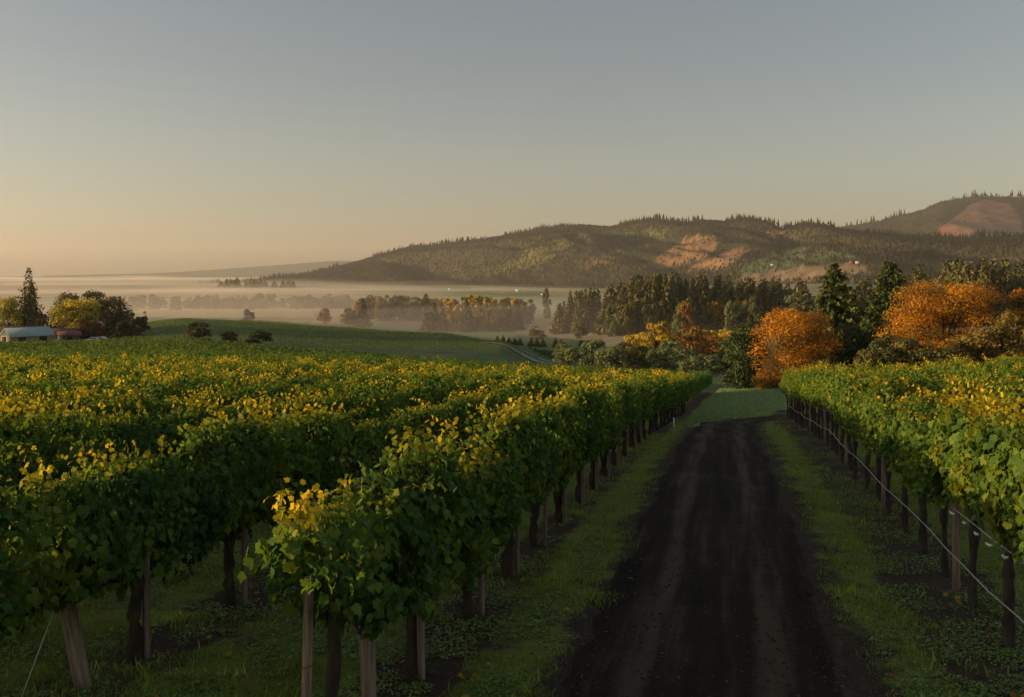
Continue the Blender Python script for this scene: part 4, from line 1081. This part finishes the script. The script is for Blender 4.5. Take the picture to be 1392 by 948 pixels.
# conifer woods
fir = [conifer(60 + k, 26, 10, 7, 0.22, FIR if k == 3 else FIRB, 0.30, 0.02, 0.70 + 0.10 * (k % 3)) for k in range(7)]
def wood(name, label, group, items):
    for i, (u, d, yt, w) in enumerate(items):
        plant(name, fir[i % 7], u, d, yt, w, label, 'tree', group)
g = np.random.default_rng(99)
its = []
top = ([755, 770, 790, 812, 822, 840, 880, 930, 965, 1000, 1040, 1090], [420, 398, 384, 384, 388, 378, 368, 366, 368, 370, 372, 374])
for k in range(13):
    u = 760 + 52 * k / 12 + g.normal(0, 2); its.append((u, 905 + g.normal(0, 12), np.interp(u, [755, 772, 800, 812], [418, 396, 382, 392]) + abs(g.normal(0, 7)), 15 + 5 * g.random()))
wood('fir_tree', 'dark fir in the small separate clump left of the big conifer wood', 'firs in the small clump left of the big wood', its)
its = []
for k in range(120):
    u = g.uniform(822, 1095); dd = g.uniform(760, 930)
    its.append((u, dd, np.interp(u, [820, 840, 880, 930, 965, 1000, 1040, 1090], [390, 377, 368, 367, 369, 372, 375, 376]) + abs(g.normal(0, 13)) + 14 * (k % 5 == 0), 22 + 11 * g.random()))
wood('fir_tree', 'tall dark fir in the big conifer wood on the valley side', 'firs in the big conifer wood', its)
its = []
for k in range(85):
    u = g.uniform(1085, 1470); dd = g.uniform(560, 760)
    its.append((u, dd, np.interp(u, [1085, 1150, 1220, 1255, 1300, 1392, 1470], [385, 384, 372, 354, 347, 350, 345]) + abs(g.normal(0, 16)), 32 + 14 * g.random()))
wood('fir_tree', 'dark fir in the conifer wood behind the orange maples', 'firs in the wood behind the maples', its)
# deciduous trees along the wood's foot
for k in range(36):
    u = g.uniform(826, 1085)
    plant('broadleaf_tree', (wil + oli + ora)[k % 8], u, 745 + g.normal(0, 8), 412 + g.normal(0, 7), 18 + 8 * g.random(), 'small russet and olive tree at the foot of the big conifer wood', 'tree', 'deciduous trees along the foot of the big wood')
# copse in the middle of the valley
for i, (u, yt, w, kind) in enumerate([(580, 424, 16, 0), (590, 411, 20, 0), (602, 418, 18, 0), (613, 412, 14, 1), (622, 414, 16, 1), (636, 409, 20, 0), (655, 417, 18, 1), (665, 420, 18, 0), (676, 420, 18, 2), (692, 413, 16, 0), (704, 422, 16, 0), (684, 430, 20, 2), (647, 428, 18, 2), (668, 432, 16, 2)]):
    tc = fir[i % 7] if kind == 0 else (yel[i % 3] if kind == 1 else oli[i % 3])
    lb = ['dark fir in the copse of tall trees in mid valley', 'narrow golden tree in the copse of tall trees in mid valley', 'low olive tree in the copse of tall trees in mid valley'][kind]
    plant(['fir_tree', 'poplar_tree', 'broadleaf_tree'][kind], tc, u, 985 + g.normal(0, 12), yt, w, lb, 'tree', 'trees of the mid valley copse')
for k in range(36):
    u = 482 + 236 * (k + g.random()) / 36; dd = 1210 + g.normal(0, 25) - 90 * (u > 620)
    plant('broadleaf_tree', (yel + oli + oli)[int(g.integers(0, 9))], u, dd, np.interp(u, [480, 530, 600, 720], [404, 397, 399, 401]) + abs(g.normal(0, 3)), 16 + 9 * g.random(), 'golden tree in the long tree line crossing the misty valley', 'tree', 'trees of the golden line across the valley')
plant('broadleaf_tree', oli[0], 474, 1050, 417, 24, 'low dull tree left of the taller one in the lone misty pair', 'tree', 'lone trees in the misty fields')
plant('fir_tree', fir[1], 493, 1050, 404, 20, 'taller dark tree of the lone pair in the misty fields', 'tree', 'lone trees in the misty fields')
plant('broadleaf_tree', ora[0], 441, 1080, 419, 18, 'thin lone tree left of the pair in the misty fields', 'tree', 'lone trees in the misty fields')
plant('broadleaf_tree', oli[1], 338, 1000, 420, 17, 'small round tree alone in the mist above the knoll', 'tree', 'lone trees in the misty fields')
plant('broadleaf_tree', oli[2], 194, 900, 421, 12, 'tiny round tree in the mist right of the farm trees', 'tree', 'lone trees in the misty fields')
plant('broadleaf_tree', oli[1], 743, 1250, 391, 12, 'lone round tree by the fields right of the golden tree line', 'tree', 'lone trees in the misty fields')
plant('broadleaf_tree', oli[0], 790, 760, 436, 22, 'olive bush in the tan field below the small fir clump', 'tree', 'lone trees in the misty fields')
plant('broadleaf_tree', oli[2], 730, 760, 442, 22, 'low olive bush in the tan field right of the mid valley copse', 'tree', 'lone trees in the misty fields')
for k, u in enumerate([676, 684, 692, 700, 707, 722, 730, 738, 755, 763, 790, 799, 808, 817]):
    plant('fir_tree', fir[k % 7], u, 560, 457 + 5 * (u - 676) / 140 + g.normal(0, 1), 9, 'small dark young fir in the short row beyond the orchard', 'tree', 'young firs beyond the orchard')
# misty wood strips far down the valley
its = []
for k in range(60):
    u = g.uniform(180, 480); its.append((u, 1750 + g.normal(0, 60), 403 + g.normal(0, 2.5), 12 + 6 * g.random()))
for i, (u, dd, yt, w) in enumerate(its):
    plant('broadleaf_tree', (oli + wil)[i % 6], u, dd, yt, w, 'faint tree in the misty strip of wood far down the valley', 'tree', 'trees of the misty far wood')
its = []
for k in range(34):
    u = g.choice([g.uniform(296, 330), g.uniform(330, 400), g.uniform(340, 380)]); its.append((u, 3900 + g.normal(0, 150), 381 + g.normal(0, 1.2), 6 + 3 * g.random()))
wood('fir_tree', 'tiny dark fir poking out of the mist at the foot of the hills', 'firs poking out of the far mist', its)

# farm trees at the left
FT = 'farmyard trees at the far left'
plant('fir_tree', conifer(24, 40, 9, 7, 0.11, FIRB, 0.45, 0.05, 0.75, double=True), 39, 330, 363, 44, 'tall ragged fir behind the green barn', 'tree', FT)
plant('fir_tree', conifer(25, 26, 8, 6, 0.14, FIRB, 0.35, 0.05, 0.8), -6, 340, 388, 34, 'fir cut off by the left edge of the view', 'tree', FT)
plant('broadleaf_tree', broadleaf(16, 5000, 0.045, [(0.12, 0.125, 0.018), (0.25, 0.25, 0.03), (0.42, 0.36, 0.04)], 0.8, 1, 34, -0.06), 12, 325, 406, 36, 'yellow green tree left of the tall ragged fir', 'tree', FT)
plant('broadleaf_tree', broadleaf(17, 7000, 0.04, [(0.17, 0.16, 0.018), (0.36, 0.30, 0.028), (0.66, 0.46, 0.035)], 0.75, 1, 44, -0.06), 104, 318, 401, 66, 'broad yellow tree behind the red roofed sheds', 'tree', FT)
plant('broadleaf_tree', broadleaf(18, 6000, 0.04, FIRB, 0.8, 1, 40, 0.02), 108, 352, 397, 78, 'dark oak rising behind the broad yellow tree', 'tree', FT)
plant('broadleaf_tree', broadleaf(19, 5000, 0.045, FIRB, 0.8, 1, 34, 0.02), 148, 345, 402, 40, 'dark tree left of the cone shaped dark fir', 'tree', FT)
plant('fir_tree', conifer(26, 26, 12, 8, 0.13, FIRB, 0.22, 0.02, 0.55), 164, 322, 401, 52, 'cone shaped dark fir right of the broad yellow tree', 'tree', FT)
plant('shrub', broadleaf(20, 4000, 0.055, RUSSET, 0.8, 0.8, 30, -0.12), 120, 312, 430, 38, 'russet shrub in front of the broad yellow tree', 'shrub', FT)
plant('shrub', broadleaf(27, 3000, 0.06, RUSSET, 0.8, 0.8, 26, -0.12), 190, 318, 430, 24, 'dull red shrub at the right end of the farm trees', 'shrub', FT)
plant('broadleaf_tree', broadleaf(28, 3500, 0.05, FIRB, 0.8, 0.8, 26, -0.12), 66, 335, 427, 22, 'small dark tree between the tall fir and the yellow tree', 'tree', FT)
for u, d, yt, w, lb in [(270, 262, 438, 34, 'largest of the three dark shrubs on the knoll'), (313, 262, 449, 24, 'smallest of the three dark shrubs on the knoll'), (351, 262, 448, 32, 'right hand dark shrub of the three on the knoll')]:
    plant('shrub', broadleaf(int(70 + u), 3000, 0.06, [(0.03, 0.04, 0.012), (0.065, 0.062, 0.02), (0.11, 0.085, 0.026)], 0.85, 0.7, 26, -0.15), u, d, yt, w, lb, 'shrub', 'shrubs on the green knoll')

# ------------------------------------------------------------------ buildings
M_ROOFG = noisy_mat('green_grey_metal_roof', (0.14, 0.20, 0.18), (0.22, 0.28, 0.25), 1.5, 0.5, (8, 0.3, 1), 0.1, spec=0.4)
M_ROOFR = noisy_mat('red_roof', (0.10, 0.036, 0.030), (0.15, 0.055, 0.045), 2, 0.7)
M_WALL = noisy_mat('tan_wall', (0.20, 0.165, 0.105), (0.28, 0.23, 0.15), 2, 0.85)
M_DARKW = noisy_mat('dark_green_gable', (0.04, 0.06, 0.05), (0.07, 0.09, 0.075), 2, 0.8)
M_WHITEW = noisy_mat('white_wall', (0.40, 0.38, 0.35), (0.52, 0.50, 0.46), 2, 0.8)
M_HOLE = noisy_mat('dark_opening', (0.012, 0.011, 0.010), (0.02, 0.018, 0.016), 2, 0.9)
def building(name, label, cat, u, d, wid, dep, eave, ridge, rotz, roofm, wallm, gablem=None, doors=(), group=None, zoff=0.0):
    x = (u - CX) / F * d; z = gz(x, d) - 0.15 + zoff
    t = root(name, label, cat, (x, d, z), rotz, group)
    w, p = wid / 2, dep / 2                                   # ridge runs along local Y
    mb = MB(); mb.add([(-w, -p, 0), (w, -p, 0), (w, p, 0), (-w, p, 0), (-w, -p, eave), (w, -p, eave), (w, p, eave), (-w, p, eave)], [(0, 1, 5, 4), (1, 2, 6, 5), (2, 3, 7, 6), (3, 0, 4, 7)])
    link('wall', mb.mesh('wall', wallm), t)
    mb = MB()
    for s in (-1, 1):
        yy = s * p
        mb.add([(-w, yy, eave), (w, yy, eave), (0, yy, ridge)], None, [(0, 1, 2) if s < 0 else (1, 0, 2)])
    link('gable', mb.mesh('gable', gablem or wallm), t)
    mb = MB(); o = 0.4; th = 0.15
    sl = (ridge - eave) / w
    prof = [(-w - o, eave - sl * o), (0, ridge), (w + o, eave - sl * o)]
    top = [(a, b + th) for a, b in prof]
    ring = prof + top[::-1]
    V = [(a, -p - o, b + 0.02) for a, b in ring] + [(a, p + o, b + 0.02) for a, b in ring]
    Fq = [(i, (i + 1) % 6, 6 + (i + 1) % 6, 6 + i) for i in range(6)] + [(0, 5, 4, 1), (1, 4, 3, 2), (6, 7, 10, 11), (7, 8, 9, 10)]
    mb.add(V, Fq); link('roof', mb.mesh('roof', roofm), t)
    for face, pos, dw, z0, dh, nm, m_ in doors:               # openings stand 3 mm proud of the wall
        mb = MB()
        if face == 'front': mb.box((pos, -p - 0.02, z0 + dh / 2), (dw, 0.06, dh))
        else: mb.box((w + 0.02, pos, z0 + dh / 2), (0.06, dw, dh))
        link(nm, mb.mesh(nm, m_), t)
    return t
building('barn', 'long barn with pale green grey metal roof beneath the tall ragged fir', 'barn', 37, 285, 8, 12, 2.0, 4.2, R(-42), M_ROOFG, M_WALL, M_DARKW,
         [('front', -1.5, 3.2, 0.0, 1.8, 'door', M_HOLE), ('side', -3, 2.2, 0.3, 1.4, 'door', M_HOLE), ('side', 3, 2.2, 0.3, 1.4, 'door', M_HOLE)], zoff=0.35)
building('shed', 'red roofed shed with pale walls right of the green barn', 'shed', 82, 305, 7, 9, 1.9, 3.4, R(-60), M_ROOFR, M_WALL, None, [('side', 0, 2, 0.2, 1.5, 'door', M_HOLE)], zoff=0.35)
building('shed', 'small red roofed lean shed before the yellow tree', 'shed', 94, 298, 4, 6, 1.5, 2.5, R(-60), M_ROOFR, M_DARKW, None, [('side', 0, 1.4, 0.2, 1.1, 'door', M_HOLE)], zoff=0.35)
building('shed', 'red roofed shed showing behind the green barn at the left edge', 'shed', 16, 312, 9, 14, 2.2, 4.6, R(-60), M_ROOFR, M_WALL, None, [('side', 0, 2, 0.2, 1.5, 'door', M_HOLE)], zoff=0.35)
mb = MB(); mb.tube([(0, 0, -0.3), (0, 0, 5.2)], [0.12, 0.09], 8); mb.tube([(-0.5, 0, 4.7), (0.5, 0, 4.7)], 0.05, 6)
x = (92 - CX) / F * 292; tag(link('utility_pole', mb.mesh('utility_pole', M_TBARK), None, (x, 292, gz(x, 292))), 'wooden utility pole beside the red roofed shed', 'pole')
def parked_car(u, d, label, rot):
    x = (u - CX) / F * d
    t = root('parked_car', label, 'car', (x, d, gz(x, d) - 0.35), rot)
    prof = [(-2.1, 0.35), (-2.1, 0.85), (-1.3, 0.95), (-0.7, 1.42), (0.9, 1.42), (1.5, 0.95), (2.1, 0.82), (2.1, 0.35)]
    mb = MB(); n = len(prof)
    mb.add([(a, -0.85, b) for a, b in prof] + [(a, 0.85, b) for a, b in prof], [(i, (i + 1) % n, n + (i + 1) % n, n + i) for i in range(n)] + [(0, 7, 6, 1), (1, 6, 5, 2), (2, 5, 4, 3), (9, 14, 15, 8), (10, 13, 14, 9), (11, 12, 13, 10)])
    link('body', mb.mesh('body', M_WHITEW), t)
    for sx in (-1.3, 1.3):
        for sy in (-0.86, 0.86):
            mb = MB(); mb.tube([(sx, sy - .1, 0.33), (sx, sy + .1, 0.33)], 0.33, 14); link('wheel', mb.mesh('wheel', M_HOLE), t)
    for sy in (-0.862, 0.862):
        mb = MB(); mb.box((0.1, sy, 1.18), (1.7, 0.02, 0.30)); link('window', mb.mesh('window', M_HOLE), t)
parked_car(127, 290, 'white car parked by the russet shrub', 0.2)
parked_car(138, 292, 'white car half hidden right of the other parked car', -0.4)

# houses far across the valley, on the terrain or the hill flank
def hill_height(x, y):
    P = H1[0].reshape(-1, 3)
    i = int(np.argmin((P[:, 0] - x) ** 2 + (P[:, 1] - y) ** 2)); return P[i, 2]
def far_house(u, y, w, h, roofm, wallm, label, rot=0.3, cat='house', d=None):
    P = H1[0].reshape(-1, 3); su, sy = screen(P)
    tt = H1[2].reshape(-1)
    c = np.where(tt < 1, (su - u) ** 2 + (sy - y) ** 2, 1e9); i = int(np.argmin(c))
    if d is None: p = P[i]
    else:
        p = np.array(((u - CX) / F * d, d, 0)); p[2] = max(gz(p[0], d), -1e9)
    t = building('farmhouse' if cat == 'house' else 'barn', label, cat, CX + F * p[0] / p[1], p[1], w, w * 1.5, h, h * 1.6, rot, roofm, wallm, None, [('front', 0, w * .25, 0, h * .7, 'door', M_HOLE), ('side', 0, w * .25, h * .3, h * .4, 'window', M_HOLE)], 'far farm buildings across the valley')
    t.location.z = p[2] - 0.5
far_house(1052, 359, 9, 3.2, M_WALL, M_WHITEW, 'white farmhouse on the bench left of the hillside fields', 1.2)
far_house(1168, 358, 10, 4, M_ROOFG, M_WHITEW, 'white farmhouse on the hill flank beside the red barn', 1.2)
far_house(1156, 359, 9, 6, M_ROOFR, M_ROOFR, 'red barn beside the white farmhouse on the hill flank', 0.8, 'barn')
far_house(1146, 362, 9, 4, M_WHITEW, M_WALL, 'low pale house left of the red barn on the hill flank', 1.0)
far_house(705, 379, 15, 5, M_WHITEW, M_WHITEW, 'long white barn in the misty valley under the hill', 1.4, 'barn', 3300)
far_house(739, 384, 9, 4, M_ROOFR, M_WHITEW, 'small pale farmhouse in the tan field under the hill', 0.8, 'house', 2900)
far_house(612, 381, 9, 4, M_WHITEW, M_WHITEW, 'tiny white house at the foot of the hill in the mist', 0.9, 'house', 3500)

# ------------------------------------------------------------------ air
def volume_mat(name, dens, color, aniso=0.25):
    m, n, l, out = new_mat(name)
    v = n.new('ShaderNodeVolumePrincipled'); v.inputs['Density'].default_value = dens; v.inputs['Color'].default_value = (*color, 1)
    v.inputs['Anisotropy'].default_value = aniso
    l.new(v.outputs[0], out.inputs['Volume'])
    return m
mb = MB(); mb.box((0, 6000, 215), (26000, 27000, 590))
h = link('haze', mb.mesh('haze', volume_mat('haze_air', HAZE_DENSITY, HAZE_COLOR)))
tag(h, 'pale morning haze filling the valley air', 'haze', kind='stuff')

def mist_bank(label, u, d, wx, wy, zlo, zhi, dens, seed):
    """a wide flat lens of ground mist with an uneven top"""
    nx, ny = 120, 40
    a = np.linspace(0, 2 * np.pi, nx, endpoint=False); r = np.linspace(0, 1, ny)[1:]
    A, Rr = np.meshgrid(a, r)
    edge = 0.75 + 0.5 * fbm(np.cos(A) * 1.5 + seed, np.sin(A) * 1.5, seed)
    X = np.cos(A) * Rr * wx / 2 * edge; Y = np.sin(A) * Rr * wy / 2 * edge
    cx = (u - CX) / F * d
    hh = (zhi - zlo) * np.clip(1 - Rr ** 2, 0, 1) ** 1.6 * (0.15 + 1.6 * fbm(X / 420 + seed, Y / 350, seed + 3) ** 1.5)
    topv = np.stack([X + cx, Y + d, zlo + hh], -1).reshape(-1, 3); botv = topv.copy(); botv[:, 2] = zlo - 0.5
    n = len(topv)
    V = np.vstack([topv, botv, [cx, d, zlo + (zhi - zlo) * 0.95], [cx, d, zlo - 0.5]])
    m = ny - 1
    i = np.arange(m - 1)[:, None] * nx; j = np.arange(nx)[None]; j2 = (j + 1) % nx
    q = np.stack([i + j, i + nx + j, i + nx + j2, i + j2], -1).reshape(-1, 4)
    jj = np.arange(nx); e = (m - 1) * nx
    f4 = [q, (q + n)[:, ::-1], np.stack([e + jj, e + (jj + 1) % nx, n + e + (jj + 1) % nx, n + e + jj], 1)[:, ::-1]]
    f3 = [np.stack([np.full(nx, 2 * n), jj, (jj + 1) % nx], 1), np.stack([np.full(nx, 2 * n + 1), n + (jj + 1) % nx, n + jj], 1)]
    me = build_mesh('mist_bank', V, f4 + f3, volume_mat('ground_mist', dens, (0.86, 0.73, 0.66), 0.3))
    bm = bmesh.new(); bm.from_mesh(me); bmesh.ops.recalc_face_normals(bm, faces=bm.faces); bm.to_mesh(me); bm.free()
    o = link('mist_bank', me)
    tag(o, label, 'mist', kind='stuff')
mist_bank('bright low mist bank lying along the foot of the hills', 300, 4200, 6200, 3000, -62, -30, 0.0003, 3)
mist_bank('widest mist layer covering the far end of the valley', 100, 7500, 13000, 5500, -62, -26, 0.00036, 5)
mist_bank('thin mist veil over the nearer valley fields', 240, 2000, 3000, 1500, -62, -42, 0.00025, 7)
mist_bank('long narrow wisp of mist behind the farm trees', 90, 2900, 2200, 380, -62, -38, 0.0015, 11)
mist_bank('narrow bright wisp of mist in front of the hill foot', 470, 3300, 2200, 420, -62, -42, 0.0016, 13)
mist_bank('short wisp of mist over the tan fields left of centre', 330, 1600, 800, 120, -62, -54, 0.0022, 15)
mist_bank('faint morning mist among the conifer woods and fields', 760, 1150, 2800, 1500, -64, 6, 0.00060, 19)
